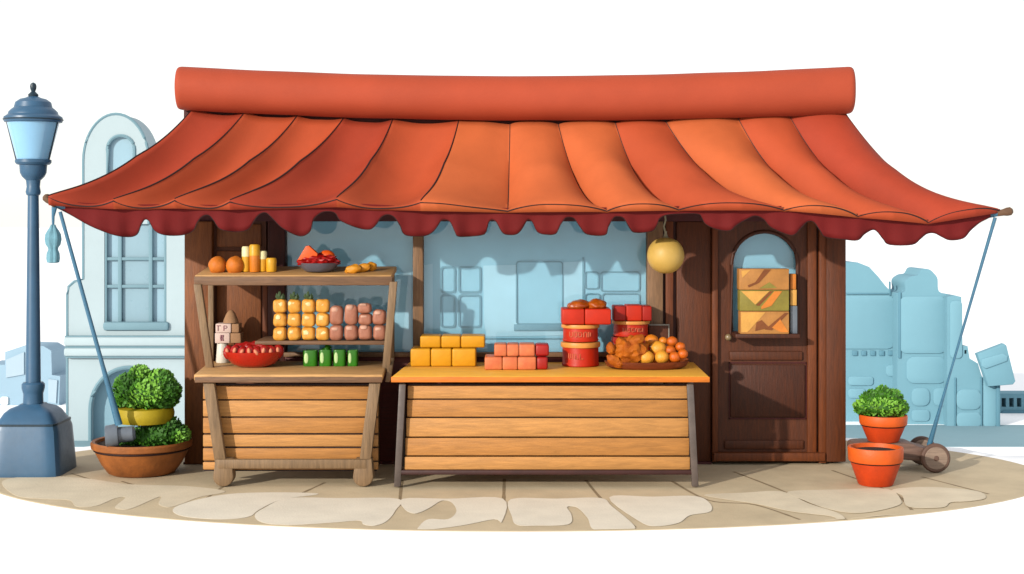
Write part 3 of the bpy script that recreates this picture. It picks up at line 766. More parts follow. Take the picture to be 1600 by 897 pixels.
# legs with rounded feet
for (top, bot, fx) in (((327, 598), (346, 726), 350), ((586, 598), (570, 726), 568)):
    bm = new(); bar(bm, P(*bot, Yf + .06), P(*top, Yf + .06), .085, .06)
    c = P(fx, 738, Yf + .05)
    t = new(); rr_ = S(16, Yf); ol = [(c.x + rr_ * math.cos(R(q)), .003 + rr_ + rr_ * math.sin(R(q))) for q in range(180, 361, 15)] + [(c.x + rr_ * .85, Z(718, Yf)), (c.x - rr_ * .75, Z(718, Yf))]
    plate(bm, ol, [], Yf + .01, Yf + .12, 0, .012); t.free()
    obj('leg', bm, m_frame, DS)
    bm = new(); bar(bm, Vector((P(*top, -.1).x, -.1, .004)), Vector((P(*top, -.1).x, -.1, zt1 - .05)), .07, .06); obj('leg', bm, m_frame, DS)
bm = new(); pbox(bm, 340, 573, 718, 733, Yf + .005, .05, .012); obj('stretcher', bm, m_frame, DS)
Yk = Yf + .12
for i, (a, b) in enumerate(((603, 624), (626, 651), (653, 677), (679.5, 698), (700.5, 720), (722, 734))):
    bm = new(); pbox(bm, 317, 591, a, b, Yk + .004 * (i % 2), .022, .007); obj('plank', bm, m_plank if i % 2 else m_plank2, DS)
bm = new(); pbox(bm, 319, 589, 600, 736, Yk + .024, .02, 0); obj('plank_backing', bm, m_line, DS)

# ------------------------------------------------------------------ right counter
Yg = -1.1; zt2 = Z(588, Yg)
CN = thing('sales_counter', 'long counter with honey coloured top and plank front on thin grey legs', 'counter', (X(860, Yg), -.55, .001))
bm = new(); slab_px(bm, 612, 1108, 640, 1084, Yg, -.02, zt2, zt2, .042); obj('tabletop', bm, m_top, CN)
bm = new(); pbox(bm, 611, 1109, 589, 597.5, Yg - .004, .03, .004); obj('front_edge', bm, m_topd, CN)
for (top, bot) in (((629, 600), (621, 761)), ((1078, 600), (1086, 761))):
    bm = new(); bar(bm, P(bot[0], bot[1] - 1, Yg + .05), P(*top, Yg + .05), .05, .045); obj('leg', bm, m_leg, CN)
    bm = new(); xx = P(*top, -.1).x; bar(bm, (xx, -.1, .004), (xx, -.1, zt2 - .043), .05, .045); obj('leg', bm, m_leg, CN)
bm = new(); pbox(bm, 624, 1084, 735, 742, Yg + .03, .05, .006); obj('stretcher', bm, mat('rail_dark', '#4a2420', .7), CN)
Yk = Yg + .1
for i, (a, b) in enumerate(((603, 623), (625, 651.5), (653.5, 682.5), (684.5, 712), (714, 734))):
    f = (a - 603) / 131
    bm = new(); pbox(bm, 637 - 6 * f, 1074 + 5 * f, a, b, Yk - .05 * f + .003 * (i % 2), .022, .007); obj('plank', bm, m_plank if i % 2 == 0 else m_plank2, CN)
bm = new(); pbox(bm, 640, 1070, 600, 734, Yk + .024, .02, 0); obj('plank_backing', bm, m_line, CN)

# ------------------------------------------------------------------ goods
def shelf_z(Y_): t = (Y_ - Ys) / (-.04 - Ys); return zs0 + (zs1 - zs0) * t
def single(name, bm, mats, label, cat, loc, group=None, **kw):
    return tag(obj(name, bm, mats, None, loc, **kw), label, cat, group)
m_or = mat('orange_bread', '#e8801c', .75, .6, .15, 18, .25)
m_cy = mat('cream_wax', '#fdf2b8', .78, .45, .06, 14)
m_ye = mat('yellow_wax', '#fbb829', .75, .45, .1, 14)
m_oy = mat('orange_wax', '#ef8a1e', .75, .45, .1, 14)
Yt = -.36; z = shelf_z(Yt)
o = None
for i, (px, lab) in enumerate(((340, 'round orange bun at the left end of the top shelf'), (367, 'round orange bun beside the cream candle on the top shelf'))):
    bm = new(); blob(bm, (X(px, Yt), Yt, z + S(10, Yt)), rr(14, 14, 15, Yt), 0, 3, .08, 2, i + 1, -.75)
    single('orange_bun', bm, m_or, lab, 'bun', (X(px, Yt), Yt, z), 'orange buns on the top shelf')
def pillar(px0, px1, top, Y_, body, capm, label):
    z = shelf_z(Y_); cxx = X((px0 + px1) / 2, Y_); r_ = S((px1 - px0) / 2, Y_); h = Z(top, Y_) - z
    T = thing('candle', label, 'candle', (cxx, Y_, z), 'candles on the top shelf')
    bm = new(); lathe(bm, [(r_ * .9, 0.001), (r_, .008), (r_, h * .62)], (cxx, Y_, z), 24); obj('body', bm, body, T)
    bm = new(); lathe(bm, [(r_ * 1.03, h * .6), (r_ * 1.03, h - .012), (r_ * .85, h), (.004, h - .004)], (cxx, Y_, z), 24); obj('top', bm, capm, T)
pillar(378, 391, 385, -.34, m_ye, m_cy, 'tall candle with pale cream top next to the orange buns')
pillar(390, 406, 382, -.36, m_oy, m_ye, 'tallest wide orange candle on the top shelf')
pillar(404, 417, 392, -.33, m_ye, m_cy, 'shorter candle with pale cream top beside the wide orange one')
pillar(416, 432, 403, -.35, m_ye, m_ye, 'shortest plain yellow candle in the row')
# grey bowl with red fruit
Yt = -.33; z = shelf_z(Yt); cxx = X(498, Yt)
m_gb = mat('grey_bowl', '#6e6c78', .7, .35, .1, 8, spec=.5)
m_red = mat('red_fruit', '#b80e0a', .75, .45, .15, 14)
m_org = mat('orange_fruit', '#ff6410', .75, .5, .1, 14)
bm = new(); lathe(bm, [(.01, .002), (S(20, Yt), .002), (S(27, Yt), .03), (S(32, Yt), .07), (S(30, Yt), .068), (S(24, Yt), .03), (.01, .025)], (cxx, Yt, z), 32)
single('grey_bowl', bm, m_gb, 'grey bowl heaped with red fruit on the top shelf', 'bowl', (cxx, Yt, z))
bm = new(); blob(bm, (cxx, Yt, z + .075), (S(31, Yt), S(27, Yt), S(13, Yt)), 0, 4, .3, 6, 3, -.35)
single('red_fruit_heap', bm, m_red, 'heap of chopped red fruit in the grey bowl', 'fruit', (cxx, Yt, z + .07))
bm = new(); t = new(); tri = [(-.075, -.03), (.07, -.035), (.085, .02), (.015, .085), (-.01, .08)]
plate(t, tri, [], -.03, .03, 0, .006); bmesh.ops.translate(t, verts=t.verts, vec=(X(482, Yt), Yt - .06, z + .125)); merge(bm, t)
single('orange_wedge', bm, m_org, 'pointed orange wedge at the left of the grey bowl', 'fruit', (X(482, Yt), Yt - .06, z + .1))
bm = new(); blob(bm, (X(510, Yt), Yt + .02, z + .12), rr(13, 10, 10, Yt), 0, 3, .06, 2, 5)
single('orange_slice', bm, m_org, 'rounded orange piece at the back of the grey bowl', 'fruit', (X(510, Yt), Yt, z + .1))
m_gin = mat('ginger_yellow', '#f2a023', .75, .55, .15, 20)
for i, (px, py, a, b, rot, lab) in enumerate(((552, 419, 13, 7, 12, 'yellow fruit piece nearest the shelf edge'), (567, 412, 12, 7, 22, 'yellow fruit piece in the middle of three'), (580, 406, 9, 7, 0, 'round yellow fruit piece at the back right of the top shelf'))):
    Yq_ = (-.42, -.36, -.3)[i]; zz = shelf_z(Yq_)
    bm = new(); blob(bm, (X(px, Yq_), Yq_, zz + S(b, Yq_) * (.9 if i < 2 else 1.0)), rr(a, b, b, Yq_), 0, 3, .25, 2, i + 4, None, Matrix.Rotation(R(-rot), 4, 'Y'))
    single('yellow_fruit', bm, m_gin, lab, 'fruit', (X(px, Yq_), Yq_, zz), 'yellow fruit pieces on the top shelf')

# golden fruit and pink jars on the middle shelf
m_gold = mat('golden_fruit', '#f6b54a', .75, .5, .14, 16, .3, hex2='#e8962a')
m_goldp = mat('golden_patch', '#ffe2a0', .75, .5, .08, 20)
m_pine = mat('fruit_leaf', '#5f7a4a', .5, .6, .2, 20)
Yj = -.44
gw, gh = 21.6, 21.6
COLN = ['first', 'second', 'third', 'fourth']; ROWN = ['bottom', 'middle', 'top']
for r_ in range(3):
    for c in range(4):
        px = 438 + c * 22.2; zz = zm + r_ * S(gh, Yj); hw = S(10.4, Yj)
        lab = f'{COLN[c]} golden fruit from the left in the {ROWN[r_]} row of the middle shelf'
        leafy = r_ == 2 and c < 3
        if leafy: lab = f'golden fruit with green leaf tuft, {COLN[c]} in the top row of the middle shelf'
        T = thing('golden_fruit', lab, 'fruit', (X(px, Yj), Yj, zz), 'golden fruit stacked on the middle shelf')
        bm = new(); soft_box(bm, (X(px, Yj), Yj, zz + hw * 1.0), hw, hw, hw * 1.02, 3.2 + random.random(), 0, 28, 16, .1, r_ * 4 + c, random.uniform(-.06, .06)); obj('flesh', bm, m_gold, T)
        bm = new(); a_ = random.uniform(-.3, .2)
        soft_box(bm, (X(px, Yj) + hw * a_, Yj - hw * .55, zz + hw * (1.15 + .3 * random.random())), hw * random.uniform(.4, .6), hw * .5, hw * random.uniform(.3, .5), 3, 0, 16, 10, .2, c + r_ * 7); obj('pale_patch', bm, m_goldp, T)
        if leafy:
            bm = new(); bx_, bz_ = X(px, Yj), zz + hw * 1.9
            for q in range(7):
                a_ = q * .9; dx = math.cos(a_) * .028; dy = math.sin(a_) * .028; L_ = .042 + .014 * (q % 3)
                t = [Vector((bx_ + dx * .3, Yj + dy * .3, bz_)), Vector((bx_ + dx, Yj + dy, bz_ + L_ * .5)), Vector((bx_ + dx * 1.1, Yj + dy * 1.1, bz_ + L_))]
                tube(bm, t, [.012, .014, .001], 5)
            obj('leaf_tuft', bm, m_pine, T)
m_pk = mat('pink_jar', '#bd7d62', .75, .55, .14, 16, .25, hex2='#a8664c')
m_pkp = mat('pink_jar_lid', '#dca78e', .75, .55, .1, 18)
pinks = [(526, 0, 24, 'bottom row, first'), (549, 0, 24, 'bottom row, second'), (571, 0, 24, 'bottom row, third'), (594, 0, 24, 'bottom row, fourth'),
         (526, 24, 30, 'upper row, first'), (549, 24, 32, 'upper row, second'), (571, 24, 18, 'upper row, third'), (593, 24, 24, 'upper row, fourth'), (570, 42, 16, 'topmost, third')]
for i, (px, base, h, nm) in enumerate(pinks):
    zz = zm + S(base, Yj); hw = S(10.8, Yj); hh = S(h, Yj) / 2
    T = thing('pink_jar', f'dusty pink jar in the {nm} column of the middle shelf' if i < 8 else 'rounded pink jar alone on top of the third pink column', 'jar', (X(px, Yj), Yj, zz), 'dusty pink jars on the middle shelf')
    bm = new(); soft_box(bm, (X(px, Yj), Yj, zz + hh), hw, hw, hh, 3.4, 0, 28, 16, .08, i); obj('body', bm, m_pk, T)
    bm = new(); soft_box(bm, (X(px, Yj) - hw * .15, Yj - hw * .35, zz + hh * (1.5 + .1 * (i % 3))), hw * .6, hw * .72, hh * .32, 3, 0, 18, 10, .1, i); obj('pale_band', bm, m_pkp, T)

# white cup and boxes on the left table
Yt = -.16; z = zt1
m_wh = mat('white_ceramic', '#efe6d6', .75, .4, .05, 10)
m_pb = mat('pale_pink_card', '#eccfc2', .75, .7, .06, 12)
m_br = mat('brown_card', '#a57c58', .85, .8, .1, 12)
m_ink = mat('print_ink', '#a8707a', .75, .7)
cxx = X(348, Yt); zz = z
h1 = S(31, Yt)
bm = new(); lathe(bm, [(.004, .001), (S(10, Yt), .001), (S(10.5, Yt), .01), (S(8.5, Yt), h1 - .004), (S(8, Yt), h1)], (cxx, Yt, zz), 24)
single('white_cup', bm, m_wh, 'tall white cup under the pink boxes on the left table', 'cup', (cxx, Yt, zz))
for i, (a, b, s_, hh, lab) in enumerate(((338, 361, 17, 16, 'lower pale pink box resting on the white cup'), (339, 363, 12, 14, 'upper pale pink box under the brown cone'))):
    zz = z + S(31 + (16.3 if i else 0), Yt) + .001
    T = thing('pink_box', lab, 'box', (X((a + b) / 2, Yt), Yt, zz), 'pink boxes stacked on the white cup')
    bm = new(); box(bm, X(a, Yt), X(b, Yt), Yt - .06, Yt + .08, zz, zz + S(hh, Yt), .006); obj('carton', bm, m_pb, T)
    bm = new(); box(bm, X(b, Yt) + .001, X(b + s_, Yt), Yt - .05, Yt + .08, zz, zz + S(hh, Yt) - .002, .006); obj('side', bm, m_br, T)
    bm = new(); yy = Yt - .062; zc = zz + S(hh, Yt) * .5; u = S(1, Yt)
    if i: # small printed marks
        strokes(bm, [[(X(343, Yt), yy, zc - 4 * u), (X(343, Yt), yy, zc + 4 * u)], [(X(341, Yt), yy, zc + 4 * u), (X(347, Yt), yy, zc + 4 * u)], [(X(352, Yt), yy, zc - 4 * u), (X(352, Yt), yy, zc + 4 * u)],
                      [(X(352, Yt), yy, zc + 4 * u), (X(356, Yt), yy, zc + 3.5 * u), (X(357, Yt), yy, zc + 1.5 * u), (X(355, Yt), yy, zc), (X(352, Yt), yy, zc)]], .0035)
    else:
        strokes(bm, [[(X(348, Yt), yy, zc - 4 * u), (X(347, Yt), yy, zc), (X(348, Yt), yy, zc + 5 * u)], [(X(351, Yt), yy, zc - 4 * u), (X(350, Yt), yy, zc), (X(351, Yt), yy, zc + 5 * u)]], .006)
    obj('print', bm, m_ink, T)
zz = z + S(31 + 16.3 + 14.3, Yt) + .002
bm = new(); lathe(bm, [(.004, 0), (S(12, Yt), 0), (S(11.5, Yt), .02), (S(7, Yt), .075), (S(3, Yt), .1), (.002, .104)], (X(360, Yt), Yt + .02, zz), 24)
single('brown_cone', bm, m_br, 'brown paper cone on top of the pink boxes', 'cone', (X(360, Yt), Yt, zz))

# red bowl of red fruit
Yt = -.5; cxx = X(396, Yt); z = zt1
m_rb2 = mat('red_bowl', '#d21c08', .72, .3, .12, 6, .05, spec=.6, coat=.3)
m_rlight = mat('pale_spot', '#f0906a', .75, .5, .1, 20)
bm = new(); lathe(bm, [(.01, .001), (S(22, Yt), .001), (S(34, Yt), .03), (S(44, Yt), .085), (S(48, Yt), .125), (S(46, Yt), .125), (S(40, Yt), .08), (.01, .06)], (cxx, Yt, z), 40, sy=.72)
single('red_bowl', bm, m_rb2, 'glossy red bowl filled with spotted red fruit on the left table', 'bowl', (cxx, Yt, z))
for i in range(8):
    px = 357 + i * 11.2; yo = Yt - .115 * math.sin(math.pi * (i + .6) / 8.2); zz = z + .118 + .008 * (i % 2)
    c = Vector((X(px, yo), yo, zz))
    T = thing('red_fruit', f'{["first","second","third","fourth","fifth","sixth","seventh","eighth"][i]} spotted red fruit from the left along the front of the red bowl', 'fruit', c, 'red fruit in the red bowl')
    bm = new(); blob(bm, c, rr(8, 9, 11, yo), 0, 3, .15, 2, i); obj('flesh', bm, m_red, T)
    bm = new(); blob(bm, c + Vector((.0, -.044, .01)), rr(3, 3.4, 5.6, yo), 0, 2, .1, 2, i, None, Matrix.Rotation(R((-20, 10, 25, -10, -35, 15, 5, 0)[i]), 4, 'Y')); obj('pale_spot', bm, m_rlight, T)
bm = new(); blob(bm, (cxx, Yt + .05, z + .12), rr(40, 24, 14, Yt), 0, 4, .25, 5, 8, -.4)
single('red_fruit_heap', bm, m_red, 'heap of red fruit at the back of the red bowl', 'fruit', (cxx, Yt, z + .1))

# green cans
Yt = -.42
m_gc = mat('green_can', '#34860c', .7, .45, .14, 8, .05, spec=.3)
m_gcl = mat('green_label', '#c4e09c', .9, .5, .08, 14)
for i, (a, b, t_, lab) in enumerate(((474, 497, 547, 'widest green can at the left end, beside the red bowl'), (499, 519, 546, 'green can with a pointed leaf on its lid'), (521, 541, 546, 'green can between the leaf lidded can and the slim can'), (543, 560, 547, 'slim green can at the right end of the row'))):
    cxx = X((a + b) / 2, Yt); r_ = S((b - a) / 2 - .4, Yt); h = Z(t_, Yt) - zt1
    T = thing('green_can', lab, 'can', (cxx, Yt, zt1), 'green cans on the left table')
    bm = new(); lathe(bm, [(r_ * .94, .001), (r_ * .97, .006), (r_ * .97, h * .95), (r_ * .94, h), (r_ * .88, h), (r_ * .86, h - .008), (.004, h - .008)], (cxx, Yt, zt1), 40, square=5); obj('body', bm, m_gc, T)
    bm = new(); soft_box(bm, (cxx - r_ * .5, Yt - r_ * .94, zt1 + h * .52), r_ * .3, r_ * .12, h * .33, 2.5, 0, 16, 10); obj('label', bm, m_gcl, T)
    if i == 1:
        bm = new(); tube(bm, [(cxx, Yt, zt1 + h - .01), (cxx + .02, Yt, zt1 + h + .02), (cxx + .005, Yt, zt1 + h + .05)], [.035, .03, .002], 8); obj('leaf', bm, m_gc, T)

# yellow cheese blocks on the counter
m_ch = mat('cheese_yellow', '#f3b01c', .75, .45, .1, 9, .1, hex2='#e29a10')
m_chs = mat('cheese_shade', '#f0a814', .75, .5, .1, 9, .1)
zc = zt2
def cheese(a, b, yt, z0, Y0, dep, lab, tap=.0):
    bm = new(); x0, x1 = X(a, Y0) + .002, X(b, Y0) - .002; h = Z(yt, Y0) - z0
    soft = bmesh.new(); bmesh.ops.create_cube(soft, size=1)
    for v in soft.verts:
        k = 1.0 + (.05 if v.co.z > 0 else -.0)
        v.co = Vector(((x0 + x1) / 2 + v.co.x * (x1 - x0), Y0 + (v.co.y + .5) * dep + (-.012 if v.co.z > 0 and v.co.y < 0 else 0), z0 + (v.co.z + .5) * h))
    bmesh.ops.bevel(soft, geom=list(soft.edges), offset=.013, segments=3, profile=.5, affect='EDGES'); merge(bm, soft)
    single('cheese_block', bm, m_ch, lab, 'cheese', ((x0 + x1) / 2, Y0, z0), 'yellow cheese blocks on the counter')
Y0 = -.4
W3 = ['left end', 'middle', 'right end']
for i, (a, b) in enumerate(((641, 673), (673, 706), (706, 744))): cheese(a, b, 545, zc + .001, Y0, .3, f'yellow cheese block, {W3[i]} of the lower row')
zl = Z(545, Y0) + .002
for i, (a, b) in enumerate(((656, 689), (689, 720), (720, 758))): cheese(a, b, 525, zl, Y0 + .06, .24, f'yellow cheese block, {W3[i]} of the upper row')
# pink meat slabs
m_mt = mat('meat_pink', '#ec8852', .72, .5, .14, 12, .15, hex2='#e06c42')
m_mr = mat('meat_red', '#b81a10', .75, .45, .12, 12, .15)
def meat(pieces, end, yt, z0, Y0, dep, lab):
    h = Z(yt, Y0) - z0; T = thing('meat_slab', lab, 'meat', (X(pieces[0][0], Y0), Y0, z0), 'pink meat slabs on the counter')
    for a, b in pieces:
        bm = new(); box(bm, X(a, Y0) + .001, X(b, Y0) - .001, Y0, Y0 + dep, z0, z0 + h, .012, seg=3); obj('portion', bm, m_mt, T)
    bm = new(); box(bm, X(end[0], Y0) + .001, X(end[1], Y0), Y0 + .012, Y0 + dep * .98, z0, z0 + h * .98, .018, seg=3); obj('red_end', bm, m_mr, T)
Y0 = -.66
meat([(757, 785), (785, 809), (809, 838)], (838, 856), 558, zc + .001, Y0, .26, 'lower pink meat slab with red end, lying on the counter')
meat([(772, 792), (792, 811), (811, 836)], (836, 858), 538, Z(558, Y0) + .002, Y0 + .03, .2, 'upper pink meat slab, stacked on the lower one')

# red drums and packages
m_dr = mat('drum_red', '#d22a02', .74, .5, .12, 6, .06, spec=.25)
m_drd = mat('drum_red_dark', '#b01a04', .74, .5, .12, 6, .06, spec=.25)
m_band2 = mat('drum_band', '#f2a048', .75, .45, .08, 10)
m_prt = mat('drum_print', '#e87048', .66, .5, .06, 10)
m_wrap = mat('amber_wrap', '#c4600e', .75, .35, .2, 14, .2, hex2='#9a3808')
def drum(px0, px1, z0, z1, Yc, lab, marks, band):
    cxx = X((px0 + px1) / 2, Yc); r_ = S((px1 - px0) / 2, Yc); h = z1 - z0
    T = thing('red_drum', lab, 'drum', (cxx, Yc, z0), 'red drums on the counter')
    bm = new(); lathe(bm, [(r_ * .93, .001), (r_ * .97, .006), (r_ * .97, h * .1), (r_ * .94, h * .14), (r_ * .94, h * .78), (r_ * .9, h - .004), (.005, h)], (cxx, Yc, z0), 40); obj('body', bm, m_dr, T)
    bm = new(); lathe(bm, [(r_ * .94, h * .76), (r_ * 1.02, h * .78), (r_ * 1.04, h * .87), (r_ * 1.02, h * .97), (r_ * .9, h * .985)], (cxx, Yc, z0), 40); obj('band', bm, band, T)
    bm = new(); rs = r_ * .945; u = S(1, Yc)
    def w(px, py):  # wrap a mark (pixel offsets from the drum centre) on the drum side
        a = px * u / rs; return (cxx + rs * math.sin(a), Yc - rs * math.cos(a), z0 + h * .44 + py * u)
    strokes(bm, [[w(*p) for p in l] for l in marks], .0055)
    obj('print', bm, m_prt, T)
def U(x, w_=5, h=4): return [(x, h), (x, -h + 1), (x + w_ / 2, -h), (x + w_, -h + 1), (x + w_, h)]
def N_(x, w_=5, h=4): return [(x, -h), (x, h - 1), (x + w_ / 2, h), (x + w_, h - 1), (x + w_, -h)]
def O_(x, w_=5, h=4): return U(x, w_, h) + [(x + w_ / 2, h), (x, h)]
def I_(x, h=4): return [(x, -h), (x, h)]
mk_mid = [U(-19), O_(-11, 4.5), [(-4, -4), (-4, 4), (0, 3), (1, 0), (0, -3), (-4, -4)], N_(4), I_(12), I_(15, 3)]
mk_low = [U(-21, 4), I_(-13), [(-9, 4), (-9, -4), (-5, -4)], [(-2, 4), (-2, -4), (3, -4)]]
mk_r = [I_(-14, 3), I_(-10, 3), O_(-7, 4, 3), O_(-1, 4, 3), N_(5, 4, 3), U(11, 4, 3), I_(18, 3)]
Yd = -.32; zA = Z(533, Yd); zB = Z(505.5, Yd)
drum(877, 937, zc + .001, zA, Yd, 'red drum at the bottom of the stack, standing on the counter', mk_low, m_band2)
drum(878, 936, zA + .001, zB, Yd, 'red drum in the middle of the stack, above the bottom drum', mk_mid, m_band2)
T = thing('red_package', 'large red package on the stacked drums with amber wrapping on it', 'package', (X(915, Yd), Yd, zB), 'red packages above the drums')
hb = Z(481, Yd) - zB
for a, b in ((877, 912), (912.5, 953)):
    bm = new(); box(bm, X(a, Yd), X(b, Yd), Yd - .15, Yd + .14, zB + .001, zB + hb, .012, seg=3); obj('block', bm, m_dr, T)
bm = new(); zz = zB + hb
blob(bm, (X(905, Yd), Yd - .03, zz + .015), rr(18, 18, 10, Yd), 0, 4, .16, 2, 2, -.3); blob(bm, (X(932, Yd), Yd - .03, zz + .018), rr(16, 18, 11, Yd), 0, 4, .16, 2, 6, -.3)
single('amber_wrap', bm, m_wrap, 'crumpled amber wrapping on top of the large red package', 'wrapping', (X(917, Yd), Yd, zz))
Yd2 = -.16; zA2 = Z(525, Yd2); zB2 = Z(500, Yd2)
drum(956, 1016, zc + .001, zA2, Yd2, 'red drum behind the fruit tray, mostly hidden by it', [], m_drd)
drum(957, 1014, zA2 + .001, zB2, Yd2, 'red drum behind the roast, under the small red package', mk_r, m_band2)
T = thing('red_package', 'small dull red package on the right stack of drums, beside the post', 'package', (X(987, Yd2), Yd2, zB2), 'red packages above the drums')
hb = Z(477, Yd2) - zB2
for a, b in ((957, 976), (976.5, 1001), (1001.5, 1016)):
    bm = new(); box(bm, X(a, Yd2), X(b, Yd2), Yd2 - .13, Yd2 + .1, zB2 + .001, zB2 + hb + (.006 if a == 976.5 else 0), .01, seg=3); obj('block', bm, m_drd if a != 976.5 else m_dr, T)

# tray with roast and oranges
Yt = -.52; cxx = X(1010, Yt)
m_tray = wood('tray_wood', '#8a3c14', .72, 'x')
m_roast = mat('roast_skin', '#d27414', .74, .65, .2, 14, .5, hex2='#a84e0c', spec=.2)
m_orange = mat('orange_peel', '#f28a1a', .76, .45, .1, 18, .35)
m_orange2 = mat('orange_peel_light', '#fbab34', .76, .45, .1, 18, .35)
m_orange3 = mat('orange_peel_deep', '#e06a10', .76, .45, .1, 18, .35)
bm = new(); lathe(bm, [(.01, .001), (S(54, Yt), .001), (S(62, Yt), .02), (S(66, Yt), .058), (S(63, Yt), .06), (S(58, Yt), .03), (.01, .026)], (cxx, Yt, zc), 48, sy=.55)
single('oval_tray', bm, m_tray, 'brown oval tray with roast and oranges at the right end of the counter', 'tray', (cxx, Yt, zc))
T = thing('roast', 'rough golden brown roast heaped at the left of the oval tray', 'roast', (X(985, Yt), Yt, zc + .03))
c = P(985, 548, Yt - .05)
bm = new(); blob(bm, c, rr(27, 24, 22, Yt), 0, 4, .26, 3.2, 2); obj('body', bm, m_roast, T)
for dx, dy, a, b, rot in ((-24, 14, 14, 8, 30), (-30, -4, 7, 10, -10), (8, -16, 14, 8, -25), (-18, 18, 10, 7, 0)):
    bm = new(); blob(bm, c + Vector((S(dx), -.06, -S(dy))), rr(a, 8, b, Yt), 0, 3, .2, 3, dx, None, Matrix.Rotation(R(rot), 4, 'Y')); obj('roast_piece', bm, m_roast, T)
ORN = [(1018, 533, 11, 0), (1036, 533, 7, 0), (1050, 534, 9, 2), (1028, 545, 13, 1), (1063, 542, 8, 2), (1047, 548, 9, 2), (1005, 546, 7, 0), (1010, 559, 12, 1), (1034, 558, 11, 1), (1054, 558, 9, 2), (1067, 553, 8, 2)]
OL = ['orange at the top left of the pile on the tray, beside the roast', 'small pale orange between two others on top of the pile', 'deep orange fruit at the top right of the pile on the tray', 'largest bright orange in the centre of the pile', 'deep orange fruit at the far upper right of the tray', 'deep orange fruit right of the largest orange', 'smallest orange squeezed against the roast', 'bright orange at the front of the tray, nearest the roast', 'bright orange at the front centre of the tray', 'deep orange fruit at the front right of the tray', 'small deep orange fruit at the right rim of the tray']
for (px, py, r_, mi), lab in zip(ORN, OL):
    yo = Yt + (.08 if py < 540 else (.0 if py < 552 else -.1)); c = P(px, py, yo); q = S(r_, yo)
    zmin = zc + .03 + q * .8
    bm = new(); blob(bm, c, (q, q, q * .94), 0, 3, .05, 2, px)
    single('orange', bm, (m_orange, m_orange2, m_orange3)[mi], lab, 'orange', c, 'oranges on the tray')
bm = new(); blob(bm, (X(1030, Yt), Yt + .03, zc + .06), rr(42, 24, 16, Yt), 0, 4, .3, 6, 3, -.5)
single('fruit_bed', bm, m_orange3, 'bed of small dark orange fruit under the oranges on the tray', 'fruit', (X(1030, Yt), Yt, zc + .03))
# small dark board
Yt = -.08
T = thing('price_board', 'small blank brown board with pale edge standing behind the tray', 'board', (X(1032, Yt), Yt, zc))
bm = new(); box(bm, X(1014, Yt), X(1044, Yt), Yt, Yt + .02, zc + .001, Z(509, Yt), .003); obj('panel', bm, m_wall, T)
bm = new(); box(bm, X(1014, Yt), X(1046, Yt), Yt - .003, Yt + .022, Z(509, Yt) + .001, Z(506.5, Yt), .002); box(bm, X(1044, Yt) + .001, X(1046, Yt), Yt - .003, Yt + .022, zc + .001, Z(509, Yt), .002); obj('edge', bm, mat('pale_edge', '#a9a195', .7), T)

# hanging globe
Yh = -.42; c = P(1040, 399, Yh); r_ = S(29, Yh)
T = thing('hanging_globe', 'round yellow globe hanging under the awning beside the door', 'lantern', P(1038, 338, Yh))
m_gl = mat('globe_yellow', '#e2b85c', .68, .5, .08, 5, .08)
m_cord = mat('pale_cord', '#a89c7e', .7, .8)
bm = new(); lathe(bm, [(.01, -r_ * .98)] + [(r_ * math.cos(R(a)), r_ * math.sin(R(a)) * (1.0 if a < 60 else .97)) for a in range(-75, 76, 10)] + [(.012, r_ * .98)], c, 40); obj('globe', bm, m_gl, T)
bm = new(); lathe(bm, [(.03, r_ * .955), (.018, r_ * 1.02), (.01, r_ * 1.2), (.012, r_ * 1.3)], c, 16); obj('cap', bm, m_cord, T)
bm = new(); tube(bm, [c + Vector((0, 0, r_ * 1.2)), c + Vector((-.015, 0, r_ * 1.55)), c + Vector((0, 0, r_ * 1.9)), c + Vector((-.01, 0, r_ * 2.4))], .008, 6); obj('cord', bm, m_cord, T)

# crates on the door ledge
m_k1 = mat('crate_tan', '#c98a44', .75, .6, .14, 9, .2)
m_k2 = mat('crate_amber', '#eeb054', .75, .6, .12, 9, .2)
m_k3 = mat('crate_brown', '#8c4c1c', .75, .65, .14, 9, .2)
m_k4 = mat('crate_olive', '#9a8c38', .75, .65, .14, 9, .2)
m_k5 = mat('crate_orange', '#e6882c', .75, .6, .12, 9, .2)
Yc_ = -.19
CR = [((1155, 1233, 420, 453), m_k1, [(2, [(1158, 423), (1172, 422), (1160, 434)]), (3, [(1194, 421), (1205, 421), (1186, 442), (1170, 449), (1168, 446), (1180, 441)]), (4, [(1186, 451), (1202, 441), (1214, 450)])], 'tan brown striped crate, topmost of three on the door ledge'),
      ((1156, 1233, 453.6, 486), m_k4, [(2, [(1158, 455), (1202, 455), (1180, 476)]), (3, [(1203, 455), (1208, 455), (1186, 478), (1181, 477)]), (5, [(1210, 455), (1222, 455), (1205, 478), (1190, 483), (1189, 480)])], 'olive and amber patterned crate, middle of three on the door ledge'),
      ((1157, 1233, 486.6, 522), m_k1, [(2, [(1158, 488), (1196, 488), (1168, 519), (1158, 519)]), (3, [(1226, 489), (1232, 489), (1206, 516), (1195, 515)]), (5, [(1206, 512), (1219, 499), (1232, 519), (1220, 519)]), (3, [(1182, 504), (1190, 500), (1202, 512), (1180, 517)])], 'amber and orange patterned crate, bottom of three on the door ledge')]
for (a, b, c_, d), m_, pats, lab in CR:
    z0 = Z(d, Yc_); T = thing('patterned_crate', lab, 'crate', (X(1194, Yc_), Yc_, z0), 'crates on the door ledge')
    bm = new(); pbox(bm, a, b, c_, d, Yc_, .13, .006)
    mats = [m_, m_, m_k2, m_k3, m_k4, m_k5]; obj('case', bm, mats[0], T)
    bm = new()
    for i, (mi, poly) in enumerate(pats): plate(bm, loopP(poly, Yc_), [], Yc_ - .003 - .0006 * i, Yc_ + .0005, mi)
    obj('pattern', bm, mats, T, smooth=False)
zz = Z(522, Yc_)
